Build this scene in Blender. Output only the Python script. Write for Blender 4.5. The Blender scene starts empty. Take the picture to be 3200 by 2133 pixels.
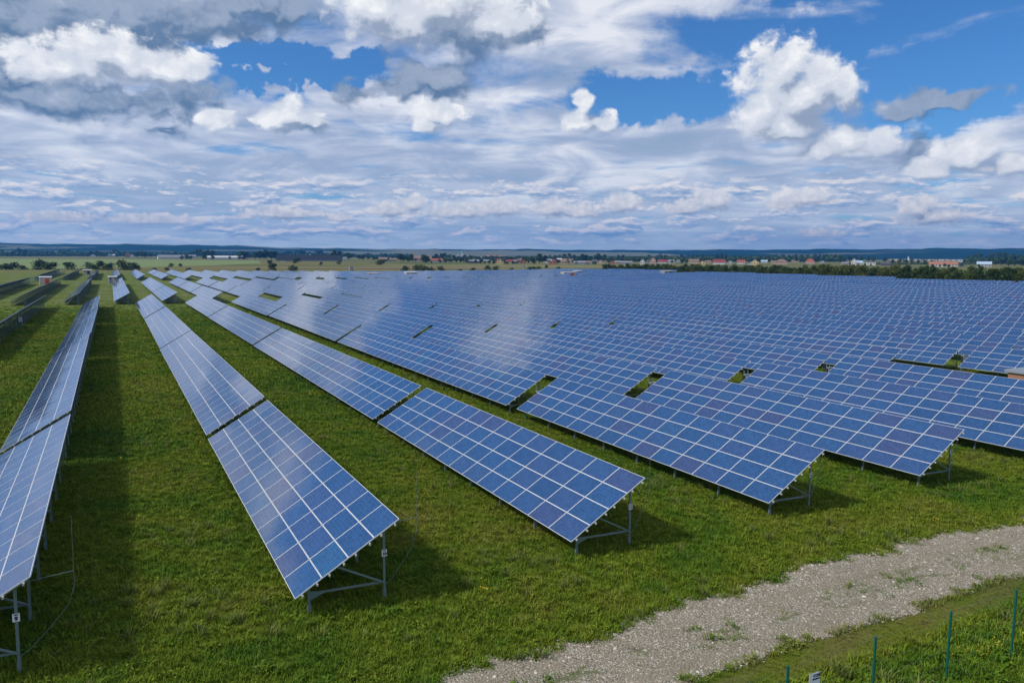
import bpy, bmesh, math, random
import numpy as np
from mathutils import Vector, Matrix
R_ = math.radians
random.seed(7); rng = np.random.default_rng(7)
scene = bpy.context.scene
COL = scene.collection

# ------------------------------------------------------------------ camera
cam_data = bpy.data.cameras.new("camera"); cam = bpy.data.objects.new("camera", cam_data); COL.objects.link(cam)
CAM_H = 11.408; YAW = 0.4862; PITCH = 0.1134; ROLL = 0.0060
cam_data.sensor_width = 36.0; cam_data.lens = 36.0*2365.0/3200.0
cam_data.clip_start = 0.1; cam_data.clip_end = 60000.0
_fw = Vector((math.sin(YAW)*math.cos(PITCH), math.cos(YAW)*math.cos(PITCH), -math.sin(PITCH)))
_rt = Vector((math.cos(YAW), -math.sin(YAW), 0)); _up = _rt.cross(_fw)
_r2 = _rt*math.cos(ROLL)+_up*math.sin(ROLL); _u2 = -_rt*math.sin(ROLL)+_up*math.cos(ROLL)
cam.matrix_world = Matrix(((_r2.x, _u2.x, -_fw.x, 0), (_r2.y, _u2.y, -_fw.y, 0), (_r2.z, _u2.z, -_fw.z, CAM_H), (0, 0, 0, 1)))
scene.camera = cam

# ------------------------------------------------------------------ exposure
scene.view_settings.view_transform = 'Standard'; scene.view_settings.look = 'None'
scene.view_settings.exposure = 0.10; scene.view_settings.gamma = 1.0
scene.view_settings.use_curve_mapping = False
scene.cycles.max_bounces = 6; scene.cycles.diffuse_bounces = 3; scene.cycles.glossy_bounces = 3
scene.cycles.transparent_max_bounces = 12; scene.cycles.volume_bounces = 1

# ------------------------------------------------------------------ sun
SUN_AZ = R_(-79.0); SUN_EL = R_(46.0)
sd = Vector((math.sin(SUN_AZ)*math.cos(SUN_EL), math.cos(SUN_AZ)*math.cos(SUN_EL), math.sin(SUN_EL)))
sun_data = bpy.data.lights.new("sun", 'SUN'); sun = bpy.data.objects.new("sun", sun_data); COL.objects.link(sun)
sun_data.energy = 3.0; sun_data.angle = R_(6.0); sun_data.color = (1.0, 0.95, 0.86)
sun.rotation_euler = sd.to_track_quat('Z', 'Y').to_euler(); sun.location = (0, 0, 60)

# ------------------------------------------------------------------ node helper
class NT:
    def __init__(s, tree, dim='3D'): s.dim = dim; s.t = tree; s.n = tree.nodes; s.l = tree.links
    def inp(s, node, i, v):
        if v is None: return
        if isinstance(v, bpy.types.NodeSocket): s.l.new(v, node.inputs[i])
        else: node.inputs[i].default_value = v
    def m(s, op, a, b=None, c=None, clamp=False):
        n = s.n.new('ShaderNodeMath'); n.operation = op; n.use_clamp = clamp
        for i, v in enumerate((a, b, c)): s.inp(n, i, v)
        return n.outputs[0]
    def v(s, op, a, b=None, c=None, scale=None):
        n = s.n.new('ShaderNodeVectorMath'); n.operation = op
        for i, v in enumerate((a, b, c)): s.inp(n, i, v)
        if scale is not None: s.inp(n, 3, scale)
        return n.outputs['Value'] if op in ('LENGTH', 'DOT_PRODUCT', 'DISTANCE') else n.outputs[0]
    def xyz(s, a): n = s.n.new('ShaderNodeSeparateXYZ'); s.inp(n, 0, a); return n.outputs
    def comb(s, x, y, z):
        n = s.n.new('ShaderNodeCombineXYZ')
        for i, v in enumerate((x, y, z)): s.inp(n, i, v)
        return n.outputs[0]
    def noise(s, vec, scale, detail=4, rough=0.55, dist=0.0, color=False):
        n = s.n.new('ShaderNodeTexNoise'); n.noise_dimensions = s.dim; s.inp(n, 'Vector', vec)
        n.inputs['Scale'].default_value = scale; n.inputs['Detail'].default_value = detail
        n.inputs['Roughness'].default_value = rough; n.inputs['Distortion'].default_value = dist
        return n.outputs['Color' if color else 0]
    def voro(s, vec, scale, feature='F1', detail=0, smooth=None, out='Distance', rough=.5, rnd=1.0):
        n = s.n.new('ShaderNodeTexVoronoi'); n.voronoi_dimensions = s.dim; n.feature = feature; s.inp(n, 'Vector', vec)
        n.inputs['Scale'].default_value = scale; n.inputs['Randomness'].default_value = rnd
        if 'Detail' in n.inputs: n.inputs['Detail'].default_value = detail; n.inputs['Roughness'].default_value = rough
        if smooth is not None: n.inputs['Smoothness'].default_value = smooth
        return n.outputs[out]
    def mr(s, v, a, b, c=0.0, d=1.0, smooth=True):
        n = s.n.new('ShaderNodeMapRange'); n.interpolation_type = 'SMOOTHSTEP' if smooth else 'LINEAR'
        for i, x in enumerate((v, a, b, c, d)): s.inp(n, i, x)
        return n.outputs[0]
    def mix(s, f, a, b, blend='MIX'):
        n = s.n.new('ShaderNodeMix'); n.data_type = 'RGBA'; n.blend_type = blend
        for k, v in (('Factor', f), ('A', a), ('B', b)):
            sock = [q for q in n.inputs if q.name == k and (q.type == 'RGBA' if k != 'Factor' else q.type == 'VALUE')][0]
            if isinstance(v, bpy.types.NodeSocket): s.l.new(v, sock)
            else: sock.default_value = (tuple(v)+(1.0,))[:4] if k != 'Factor' else v
        return [q for q in n.outputs if q.type == 'RGBA'][0]
    def ramp(s, v, stops):
        n = s.n.new('ShaderNodeValToRGB'); s.inp(n, 0, v); e = n.color_ramp.elements
        while len(e) < len(stops): e.new(0.5)
        for q, (pos, c) in zip(e, stops): q.position = pos; q.color = (tuple(c)+(1.0,))[:4]
        return n.outputs[0]

# ------------------------------------------------------------------ world: Nishita sky with clouds
# cloud bodies in degrees: azimuth (from +Y towards +X), elevation, half width, height above, depth below
BRIGHT = [(48.4, 11.0, 2.2, 1.6, 1.6), (-11, 15.8, 4.5, 1.6, 2.0), (-18, 17, 4, 1.5, 1.5), (9.5, 25.5, 5.0, 3.2, 2.6), (21.5, 9.2, 1.0, .8, .6), (-2.0, 11.7, 3.2, 1.8, 1.3), (0.2, 12.7, 2.35, 1.4, 1.2), (2.0, 12.1, 2.3, 1.5, 1.3), (4.1, 11.8, 2.3, 1.3, 1.0), (5.8, 12.1, 1.35, 1.2, .8), (-3.6, 11.2, 1.6, .9, .7), (18.2, 17.0, 3.8, 3.0, 1.9), (22.4, 17.4, 5.0, 3.0, 2.2), (26.3, 16.4, 3.8, 2.2, 1.7), (20.0, 15.9, 3.7, 2.5, 1.5), (46.6, 12.4, 2.7, 2.3, 3.3), (47.8, 10.6, 3.6, 2.7, 2.8), (49.2, 11.9, 2.05, 1.7, 2.8), (45.6, 10.2, 2.05, 2.3, 2.2), (50.6, 11.0, 1.5, 1.5, 2.2), (47.1, 9.0, 3.45, 2.0, 1.2), (50.7, 7.9, 2.05, 1.4, 1.6), (49.4, 7.1, 1.55, 1.0, 1.0), (53.2, 7.5, 1.15, 1.0, 1.3), (58.0, 6.1, 1.9, 1.7, 0.9), (58.9, 6.8, 1.2, 1.0, 1.4), (56.1, 5.5, 1.85, 0.9, 0.5), (60.4, 5.7, 1.35, 1.1, 0.9), (11.5, 10.2, 1.35, 0.8, 0.6), (12.5, 9.5, 1.75, 0.9, 0.7), (10.5, 9.4, 1.15, 0.7, 0.6), (7.0, 9.1, 1.25, 0.8, 0.7), (32.9, 11.1, .8, .9, 1.3), (32.4, 10.0, 1.4, .8, 1.0), (33.9, 9.6, 1.5, .9, .8), (22.4, 10.2, 1.95, 0.9, 0.9), (55.7, 3.2, 1.3, 1.0, 0.7), (56.5, 2.6, 2.0, 0.8, 0.6), (48.7, 4.1, 2.15, 0.8, 0.7), (47.3, 3.6, 1.45, 0.6, 0.3), (49.7, 1.6, 1.45, 0.4, 0.3), (45.2, 1.2, 0.5, 0.3, 0.1), (42.5, 3.9, 1.5, 0.9, 0.7), (40.4, 3.4, 1.4, 0.8, 0.4), (20.5, 3.7, 1.0, 0.8, 0.7), (18.9, 3.2, 1.6, 0.7, 0.5), (24.0, 3.1, 2.6, 0.8, 0.5), (27.0, 3.4, 1.95, 0.8, 0.6), (30.9, 3.4, 1.95, 0.8, 0.6), (32.8, 3.1, 1.9, 0.7, 0.4), (36.0, 3.7, 1.6, 1.0, 0.6), (15.1, 2.6, 0.9, 0.5, 0.3), (8.5, 2.6, 0.7, 0.4, 0.2), (11.2, 2.9, 3.0, 0.5, 0.5), (2.6, 2.2, 2.95, 0.5, 0.4), (-2.4, 2.2, 2.4, 0.4, 0.3)]
DARK = [(-3.9, 13.6, 5.05, 3.9, 3.0), (-3.2, 9.7, 5.6, 1.1, 1.5), (-5.5, 12.5, 2.6, 3.5, 3.0), (1.7, 9.9, 4.3, .9, 1.3), (5.2, 10.6, 2.45, 1.1, 1.0), (0.6, 14.3, 4.5, 2.2, 2.1), (5.1, 15.3, 5.4, 1.8, 1.4), (10.1, 16.4, 4.6, 1.5, 1.1), (22.1, 12.7, 3.0, 1.2, 1.3), (24.0, 16.1, 5.05, 1.9, 2.0), (28.5, 16.4, 1.9, 1.6, 1.7), (19.9, 11.9, 1.85, 0.6, 0.9), (55.3, 6.8, 1.25, 0.9, 0.9), (3.7, 8.0, 1.1, 0.4, 0.5), (12.8, 9.1, 1.8, 0.6, 0.6)]
HOLES = [(49.5, 15.1, 11.4, 2.6, 3.2), (57.5, 10.7, 7.25, 3.1, 2.4), (38.0, 11.1, 5.6, 1.7, 1.5), (10.6, 13.4, 5.8, 0.8, 0.7), (10.5, 11.9, 4.95, 0.8, 0.7), (15.9, 13.2, 1.85, 1.1, 1.5),   (60.8, 12.8, 6.7, 4.8, 3.2)]
HOLES += [(-6, 20.5, 12, 3.2, 2.6), (4, 19.6, 6, 2.8, 2.0), (-15, 22, 9, 4, 3), (0, 36, 28, 10, 10), (42, 60, 50, 25, 24), (75, 30, 25, 20, 18), (60, 18, 16, 8, 4)]
DARK += [(16.5, 11.3, 1.8, .9, .7), (19.0, 11.6, 1.5, .8, .6), (56.5, 10.0, 3.4, .6, .5), (54.3, 9.6, 1.3, .6, .8), (14, 24, 7, 4, 4), (22, 24, 6, 3, 3)]

def build_world():
    w = bpy.data.worlds.new("World"); scene.world = w; w.use_nodes = True
    t = NT(w.node_tree, '2D'); t.n.clear()
    tc = t.n.new('ShaderNodeTexCoord'); D = t.v('NORMALIZE', tc.outputs['Generated'])
    x, y, z = t.xyz(D)
    az = t.m('MULTIPLY', t.m('ARCTAN2', x, y), 180/math.pi)
    el = t.m('MULTIPLY', t.m('ARCSINE', z), 180/math.pi)
    AE = t.comb(az, el, t.m('MULTIPLY', el, -1.0))
    sky = t.n.new('ShaderNodeTexSky'); sky.sky_type = 'NISHITA'; sky.sun_disc = False
    sky.sun_elevation = SUN_EL; sky.sun_rotation = SUN_AZ; sky.altitude = 300; sky.air_density = 1.0; sky.dust_density = 0.4; sky.ozone_density = 2.5
    blue = t.mix(1.0, sky.outputs[0], SKYTINT, 'MULTIPLY')

    def ellipses(T, P, lst, k=0.12):
        cur = None
        for (a, e, rx, ru, rd) in lst:
            q = T.v('MULTIPLY_ADD', P, (1/rx, 1/ru, 1/rd), (-a/rx, -e/ru, e/rd))
            q = T.v('MAXIMUM', q, (-1e5, 0, 0)); L = T.v('LENGTH', q)
            if cur is None: cur = L
            else:
                cur = T.m('SMOOTH_MIN', cur, L, k)
        return cur
    def group(name, lst, warp, amp, nsc, fine, k=0.12, bias=.1):
        g = bpy.data.node_groups.new(name, 'ShaderNodeTree')
        g.interface.new_socket('P', in_out='INPUT', socket_type='NodeSocketVector')
        for q in 'FS': g.interface.new_socket(q, in_out='OUTPUT', socket_type='NodeSocketFloat')
        T = NT(g, '2D'); gi = g.nodes.new('NodeGroupInput'); go = g.nodes.new('NodeGroupOutput')
        P = gi.outputs[0]
        px, py, pz = T.xyz(P)
        P2 = T.comb(px, T.m('MULTIPLY', py, 1.25), 0.0)
        lowf = T.mr(py, 2.5, 7.5)                       # finer lumps for the distant clouds low in the sky
        wn = T.v('SUBTRACT', T.noise(P2, .5, 2, .5, color=True), (.5, .5, .5))
        wx, wy, wz = T.xyz(T.v('SCALE', wn, scale=T.m('MULTIPLY_ADD', lowf, warp*.8, warp*.2)))
        Pw = T.v('ADD', P, T.comb(wx, wy, T.m('MULTIPLY', wy, -1.0)))
        S = T.m('SUBTRACT', 1.0, ellipses(T, Pw, lst, k))
        P3 = T.v('ADD', P2, T.comb(wy, wx, 0.0))
        def lumps(sc):
            a = T.voro(P3, sc, 'F1', 1, rough=.5); b = T.noise(P3, sc*1.1, 6, .66)
            return T.m('MULTIPLY_ADD', a, -.5, T.m('MULTIPLY_ADD', b, 1.5, -.45))
        n = T.m('ADD', T.m('MULTIPLY', lumps(nsc), lowf), T.m('MULTIPLY', lumps(nsc*fine), T.m('SUBTRACT', 1.0, lowf)))
        F = T.m('MULTIPLY_ADD', n, amp, T.m('ADD', S, bias))
        g.links.new(F, go.inputs[0]); g.links.new(S, go.inputs[1]); return g
    def call(g, P):
        n = t.n.new('ShaderNodeGroup'); n.node_tree = g; t.inp(n, 0, P); return n.outputs[0], n.outputs[1]

    # layered stratocumulus: noise on a plane high above
    zz = t.m('ADD', z, 0.045)
    pl = t.comb(t.m('DIVIDE', x, zz), t.m('DIVIDE', y, zz), 0.0)
    n1 = t.noise(pl, 0.8, 8, .56, 0.3); n2 = t.noise(t.v('ADD', pl, (7.3, 2.1, 0)), 2.0, 6, .55, .4)
    holes = t.m('SUBTRACT', 1.0, ellipses(t, t.v('ADD', AE, t.v('SCALE', t.v('SUBTRACT', t.noise(AE, .25, 4, .6, color=True), (.5, .5, .5)), scale=5.0)), HOLES, .3))
    hole = t.mr(holes, -.5, .6)
    cov = t.m('ADD', n1, t.m('MULTIPLY', t.m('SUBTRACT', n2, .5), .45))
    cov = t.m('SUBTRACT', t.m('ADD', cov, STRAT_BIAS), t.m('MULTIPLY', hole, .46))
    salpha = t.mr(cov, .40, .66)
    # light and dark streaks of the sheet
    n3 = t.noise(t.v('ADD', pl, (1.1, 9.2, 0)), 1.1, 7, .55, .5)
    n4 = t.noise(t.comb(t.m('MULTIPLY', az, .13), t.m('MULTIPLY', el, .42), 3.0), 1.0, 7, .56, .5)
    sl = t.m('ADD', t.m('MULTIPLY', n3, .45), t.m('MULTIPLY', n4, .65))
    scol = t.ramp(sl, [(.36, (.31, .40, .54)), (.47, (.38, .45, .60)), (.56, (.54, .59, .71)), (.69, (.84, .85, .89))])
    col = t.mix(t.m('MULTIPLY', salpha, .93), blue, t.v('SCALE', scol, scale=10.0))
    # ranks of small cumulus towards the horizon
    bp = t.comb(t.m('MULTIPLY', az, .16), t.m('MULTIPLY', el, .62), 0.0)
    bw = t.v('ADD', bp, t.v('SCALE', t.v('SUBTRACT', t.noise(bp, 2.0, 3, .5, color=True), (.5, .5, .5)), scale=.22))
    q1 = t.noise(bw, 1.5, 7, .62); q2 = t.noise(t.v('ADD', bw, (-.03, .16, 0)), 1.5, 7, .62)
    bl = t.m('MULTIPLY_ADD', t.m('SUBTRACT', q1, q2), 3.2, .5, clamp=True)
    bm = t.m('MULTIPLY', t.mr(el, 6.8, 4.4), t.mr(el, .4, 1.4))
    bcol = t.v('SCALE', t.ramp(bl, [(.1, (.22, .34, .54)), (.5, (.46, .54, .68)), (.92, (.95, .88, .84))]), scale=10.0)
    ba = t.m('MULTIPLY', t.mr(q1, .47, .56), t.m('MULTIPLY', bm, .88))
    # horizon haze behind the low clouds
    hz = t.m('POWER', 2.718, t.m('MULTIPLY', t.m('ABSOLUTE', el), -.36))
    col = t.mix(t.m('MULTIPLY', hz, .85), col, (5.8, 6.8, 7.5))
    col = t.mix(ba, col, bcol)

    base = col
    def layer(col, g, dx, dy, lo, hi, shade, mid, lit, ka, kb, amax=1.0, soft=.25, up=.5):
        F, S = call(g, AE); F2, S2 = call(g, t.v('ADD', AE, t.v('SCALE', (dx, dy, -dy), scale=t.mr(el, 2.0, 8.0, .38, 1.0))))
        dS = t.m('SUBTRACT', S, S2); dF = t.m('SUBTRACT', t.m('SUBTRACT', F, F2), dS)
        dS = t.m('MAXIMUM', t.m('MINIMUM', dS, .36), -.45)
        L = t.m('ADD', t.m('MULTIPLY_ADD', dS, ka, up), t.m('MULTIPLY', dF, kb), clamp=True)
        n = t.n.new('ShaderNodeValToRGB'); t.inp(n, 0, L); e = n.color_ramp.elements; e.new(.5)
        n.color_ramp.interpolation = 'EASE'
        for q, p, c in zip(e, (0, .45, 1), (shade, mid, lit)): q.position = p; q.color = c+(1.0,)
        c = t.v('SCALE', n.outputs[0], scale=10.0)
        lowf = t.mr(el, 0.5, 7.0)
        c = t.mix(1.0, c, t.mix(lowf, (.92, .84, .78), (1, 1, 1)), 'MULTIPLY')
        # crisp sunlit crowns, soft bases
        hi2 = t.m('MULTIPLY_ADD', t.m('SUBTRACT', 1.0, L), soft, hi)
        return t.mix(t.m('MULTIPLY', t.mr(F, lo, hi2), amax), col, c)
    gd = group('cloud_dark', DARK, 2.4, 1.05, .28, 3.0, .3, .25)
    col = layer(col, gd, -.7, 1.3, -.10, .55, (.11, .19, .32), (.31, .38, .50), (.70, .74, .82), .8, .50, .97, .2, .04)
    gb = group('cloud_bright', BRIGHT, 1.2, .72, .46, 3.2, .2, .22)
    col = layer(col, gb, -.7, 1.25, -.03, .24, (.30, .36, .47), (.66, .70, .77), (.99, .98, .965), .95, .55, 1.0, .75, .33)
    def bgn(c, st):
        b = t.n.new('ShaderNodeBackground'); t.inp(b, 0, c); b.inputs[1].default_value = st; return b.outputs[0]
    def mixsh(f, a, b):
        n = t.n.new('ShaderNodeMixShader'); t.inp(n, 0, f); t.l.new(a, n.inputs[1]); t.l.new(b, n.inputs[2]); return n.outputs[0]
    low = t.m('LESS_THAN', el, 30.0)
    up = mixsh(low, bgn(base, 0.1), bgn(col, 0.1))
    out = t.n.new('ShaderNodeOutputWorld')
    t.l.new(mixsh(t.m('GREATER_THAN', el, -1.5), bgn((.9, 1.1, 1.2, 1), 0.1), up), out.inputs[0])
    w.cycles.sampling_method = 'MANUAL'; w.cycles.sample_map_resolution = 256
SKYTINT = (.34, .70, 1.08)
STRAT_BIAS = 0.20
build_world()

# ------------------------------------------------------------------ mesh helpers
class MB:
    """collects boxes, bars and tubes; build() links them as one mesh object"""
    def __init__(s): s.v = []; s.f = []; s.mi = []; s.att = []
    def add(s, vs, fs, mi=0, att=0.0):
        b = len(s.v); s.v += [tuple(q) for q in vs]; s.f += [tuple(b+i for i in f) for f in fs]
        s.mi += [mi]*len(fs); s.att += [att]*len(fs); return s
    def box(s, c, d, mi=0, M=None, att=0.0):
        cx, cy, cz = c; dx, dy, dz = d[0]/2, d[1]/2, d[2]/2
        vs = [Vector((cx+i*dx, cy+j*dy, cz+k*dz)) for k in (-1, 1) for j in (-1, 1) for i in (-1, 1)]
        if M is not None: vs = [M @ q for q in vs]
        return s.add(vs, [(0, 2, 3, 1), (4, 5, 7, 6), (0, 1, 5, 4), (2, 6, 7, 3), (0, 4, 6, 2), (1, 3, 7, 5)], mi, att)
    def bar(s, a, b, w, h=None, mi=0, up=(0, 0, 1)):
        a = Vector(a); b = Vector(b); h = h or w; d = (b-a); L = d.length; d.normalize()
        u = Vector(up)
        if abs(d.dot(u)) > .98: u = Vector((1, 0, 0))
        x = d.cross(u).normalized(); z = x.cross(d).normalized()
        vs = []
        for p in (a, b):
            for i, k in ((-1, -1), (1, -1), (1, 1), (-1, 1)): vs.append(p+x*i*w/2+z*k*h/2)
        return s.add(vs, [(0, 1, 2, 3), (7, 6, 5, 4), (0, 4, 5, 1), (1, 5, 6, 2), (2, 6, 7, 3), (3, 7, 4, 0)], mi)
    def tube(s, a, b, r, r2=None, n=8, mi=0):
        a = Vector(a); b = Vector(b); r2 = r if r2 is None else r2; d = (b-a).normalized()
        u = Vector((1, 0, 0)) if abs(d.x) < .9 else Vector((0, 1, 0)); x = d.cross(u).normalized(); y = d.cross(x)
        vs = [p+(x*math.cos(2*math.pi*i/n)+y*math.sin(2*math.pi*i/n))*q for p, q in ((a, r), (b, r2)) for i in range(n)]
        fs = [(i, (i+1) % n, n+(i+1) % n, n+i) for i in range(n)]+[tuple(range(n-1, -1, -1)), tuple(range(n, 2*n))]
        return s.add(vs, fs, mi)
    def mesh(s, name, mats, smooth=False):
        me = bpy.data.meshes.new(name); me.from_pydata(s.v, [], s.f)
        for m in (mats if isinstance(mats, (list, tuple)) else [mats]): me.materials.append(m)
        me.polygons.foreach_set('material_index', s.mi)
        if any(s.att):
            a = me.attributes.new('tint', 'FLOAT', 'FACE'); a.data.foreach_set('value', s.att)
        if smooth: me.polygons.foreach_set('use_smooth', [True]*len(s.f))
        me.update(); return me
    def build(s, name, mats, parent=None, smooth=False):
        return link(name, s.mesh(name, mats, smooth), parent)
def link(name, me, parent=None):
    o = bpy.data.objects.new(name, me); COL.objects.link(o)
    if parent is not None: o.parent = parent
    return o
def tag(o, label=None, cat=None, group=None, kind=None):
    if label: o['label'] = label
    if cat: o['category'] = cat
    if group: o['group'] = group
    if kind: o['kind'] = kind
    return o
def thing(name, label, cat, loc, rz=0.0, group=None):
    o = bpy.data.objects.new(name, None); COL.objects.link(o); o.location = loc; o.rotation_euler = (0, 0, rz)
    o.empty_display_size = .2
    return tag(o, label, cat, group)
KIDS = {}
def dup(src, label=None, group=None):
    """copy of a thing with its parts and sub-parts"""
    r = src.copy(); COL.objects.link(r)
    if label: r['label'] = label
    if group: r['group'] = group
    if src not in KIDS:
        KIDS[src] = [(c, list(c.children)) for c in src.children]
    for ch, gs in KIDS[src]:
        c = ch.copy(); COL.objects.link(c); c.parent = r
        for g in gs: d = g.copy(); COL.objects.link(d); d.parent = c
    return r
ONES = ['', 'first', 'second', 'third', 'fourth', 'fifth', 'sixth', 'seventh', 'eighth', 'ninth', 'tenth', 'eleventh', 'twelfth', 'thirteenth',
        'fourteenth', 'fifteenth', 'sixteenth', 'seventeenth', 'eighteenth', 'nineteenth']
def nth(n):
    if n < 20: return ONES[n]
    t = ['', '', 'twent', 'thirt', 'fort', 'fift'][n//10]
    return t+'ieth' if n % 10 == 0 else t+'y-'+ONES[n % 10]

# ------------------------------------------------------------------ materials
def material(name):
    m = bpy.data.materials.new(name); m.use_nodes = True; t = NT(m.node_tree)
    return m, t, m.node_tree.nodes['Principled BSDF']
def plain(name, col, rough=.6, metal=0.0, vary=.12, scale=6.0, spec=.5):
    m, t, b = material(name)
    tc = t.n.new('ShaderNodeTexCoord').outputs['Object']
    n = t.noise(tc, scale, 5, .6); k = t.m('MULTIPLY_ADD', n, 2*vary, 1-vary)
    t.l.new(t.v('SCALE', tuple(col), scale=k), b.inputs['Base Color'])
    b.inputs['Roughness'].default_value = rough; b.inputs['Metallic'].default_value = metal
    b.inputs['Specular IOR Level'].default_value = spec
    return m
def rnd_info(t): return t.n.new('ShaderNodeObjectInfo').outputs['Random']

def glass_mat():
    m, t, b = material('solar_cells')
    uvn = t.n.new('ShaderNodeUVMap'); uv = uvn.outputs[0]
    u, v, _ = t.xyz(uv)                     # u 0..10 cells along, v 0..6 cells up the slope
    at = t.n.new('ShaderNodeAttribute'); at.attribute_name = 'tint'
    r = t.m('FRACT', t.m('ADD', at.outputs['Fac'], t.m('MULTIPLY', rnd_info(t), 7.31)))
    base = t.ramp(r, [(0.0, (.020, .068, .180)), (.4, (.024, .080, .205)), (.75, (.032, .074, .192)), (.93, (.042, .068, .168)), (1.0, (.022, .090, .210))])
    cell = t.n.new('ShaderNodeTexWhiteNoise'); cell.noise_dimensions = '2D'
    t.l.new(t.v('FLOOR', uv), cell.inputs[0])
    grain = t.voro(t.comb(t.m('MULTIPLY', u, 1.0), v, t.m('MULTIPLY', r, 37)), 3.0, 'F1', out='Color')
    g = t.m('MULTIPLY_ADD', t.xyz(grain)[0], .30, t.m('MULTIPLY_ADD', cell.outputs[0], .28, .72))
    c = t.v('SCALE', base, scale=g)
    def line(a, w): # thin line at integers
        f = t.m('ABSOLUTE', t.m('SUBTRACT', t.m('FRACT', a), .5)); return t.m('GREATER_THAN', f, .5-w)
    gap = t.m('MAXIMUM', line(u, .012), line(v, .012))
    bus = line(t.m('MULTIPLY', v, 3.0), .035)
    c = t.mix(t.m('MULTIPLY', bus, .45), c, (.26, .33, .46))
    c = t.mix(t.m('MULTIPLY', gap, .55), c, (.30, .36, .48))
    t.l.new(c, b.inputs['Base Color'])
    tc = t.n.new('ShaderNodeNewGeometry').outputs['Position']
    dn = t.noise(tc, .35, 5, .6)
    t.l.new(t.mr(dn, .35, .7, .05, .10), b.inputs['Roughness'])
    b.inputs['IOR'].default_value = 1.5; b.inputs['Specular IOR Level'].default_value = .5
    return m
M = {}
M['cells'] = glass_mat()
M['alu'] = plain('aluminium_frame', (.72, .74, .74), .45, 0.0, .06)
M['backsheet'] = plain('white_backsheet', (.34, .35, .36), .7)
M['steel'] = plain('galvanised_steel', (.17, .24, .25), .5, .35, .2, 9)
M['purlin'] = plain('purlin_steel', (.50, .50, .46), .5, .2, .1, 9)
M['cabinet'] = plain('cabinet_grey', (.26, .29, .32), .5)
M['dark'] = plain('dark_plastic', (.03, .035, .04), .5)
M['white'] = plain('white_plate', (.78, .80, .82), .5, vary=.03)
M['ink'] = plain('black_ink', (.012, .015, .05), .5)
M['greenpost'] = plain('green_coated_steel', (.006, .10, .075), .45, 0, .1)
M['brick_red'] = plain('orange_brown_wall', (.33, .17, .10), .8)
M['cream'] = plain('cream_metal', (.50, .46, .39), .6)
M['red_door'] = plain('red_door', (.62, .07, .03), .5)
M['roofmetal'] = plain('pale_roof_sheet', (.50, .54, .60), .45)

def leaf_mat(name, a, b_, c):
    m, t, b = material(name)
    g = t.n.new('ShaderNodeNewGeometry').outputs['Position']
    n = t.noise(g, .55, 3, .6); isl = t.n.new('ShaderNodeNewGeometry').outputs['Random Per Island']
    k = t.m('ADD', t.m('MULTIPLY', n, .5), t.m('ADD', t.m('MULTIPLY', isl, .3), t.m('MULTIPLY', rnd_info(t), .25)))
    col = t.ramp(k, [(.25, a), (.5, b_), (.8, c)])
    t.l.new(col, b.inputs['Base Color']); b.inputs['Roughness'].default_value = .75
    b.inputs['Specular IOR Level'].default_value = .2
    return m
M['leaf'] = leaf_mat('leaves_mid', (.026, .050, .012), (.046, .080, .020), (.085, .120, .030))
M['leafdark'] = leaf_mat('leaves_dark', (.018, .038, .012), (.034, .064, .018), (.060, .096, .026))
M['leafolive'] = leaf_mat('leaves_olive', (.034, .052, .012), (.064, .088, .020), (.105, .125, .034))
M['bark'] = plain('bark', (.07, .055, .04), .9)

# ------------------------------------------------------------------ terrain height
ZB = -2.6
def smooth(a, b, x): t = min(max((x-a)/(b-a), 0), 1); return t*t*(3-2*t)
def terr(x, s):
    xc = min(max(x, -150), 360); sc = min(max(s, -60), 600)
    X = math.tanh((xc-15)/400)*4; S = (sc-23)/100
    z = -.8697*X-.4459*S+.0262*S*S-.1003*X*S+.5064*X*X-.0005*S**3-.111*X*X*S+.2*X**3
    d = math.hypot(x-xc, s-sc); w = smooth(0, 160, d)
    return z*(1-w)+ZB*w

def axis(lo, hi, fine_lo, fine_hi, step):
    a = list(np.arange(fine_lo, fine_hi+.1, step)); v = fine_hi; st = step
    while v < hi: st *= 1.35; v += st; a.append(min(v, hi))
    v = fine_lo; st = step; b = []
    while v > lo: st *= 1.35; v -= st; b.append(max(v, lo))
    return b[::-1]+a
def grass_colour(t, pos, far=True):
    """patchy meadow colour from the world position"""
    p2 = t.v('MULTIPLY', pos, (1, 1, 0))
    n1 = t.noise(p2, .11, 5, .62, .6); n2 = t.noise(t.v('ADD', p2, (31, 7, 0)), .55, 4, .6, .3); n3 = t.noise(p2, 3.0, 4, .65)
    k = t.m('ADD', t.m('MULTIPLY', n1, .55), t.m('ADD', t.m('MULTIPLY', n2, .35), t.m('MULTIPLY', n3, .12)))
    k = t.m('SUBTRACT', k, t.m('MULTIPLY', t.mr(t.xyz(pos)[1], 13.6, 12.6), .07))
    py = t.xyz(pos)[1]       # worn, dry verge below the track
    vg = t.m('MULTIPLY', t.mr(py, 13.5, 14.1), t.mr(py, 15.6, 15.0))
    vg = t.m('MULTIPLY', vg, t.mr(t.noise(t.v('MULTIPLY', pos, (.5, 1.5, 0)), .8, 5, .65), .38, .6))
    return t.mix(t.m('MULTIPLY', vg, .38), t.ramp(k, [(.36, (.036, .104, .007)), (.45, (.074, .142, .007)), (.53, (.122, .174, .009)), (.62, (.155, .172, .018)), (.72, (.17, .15, .04))]), (.24, .17, .09))
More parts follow.
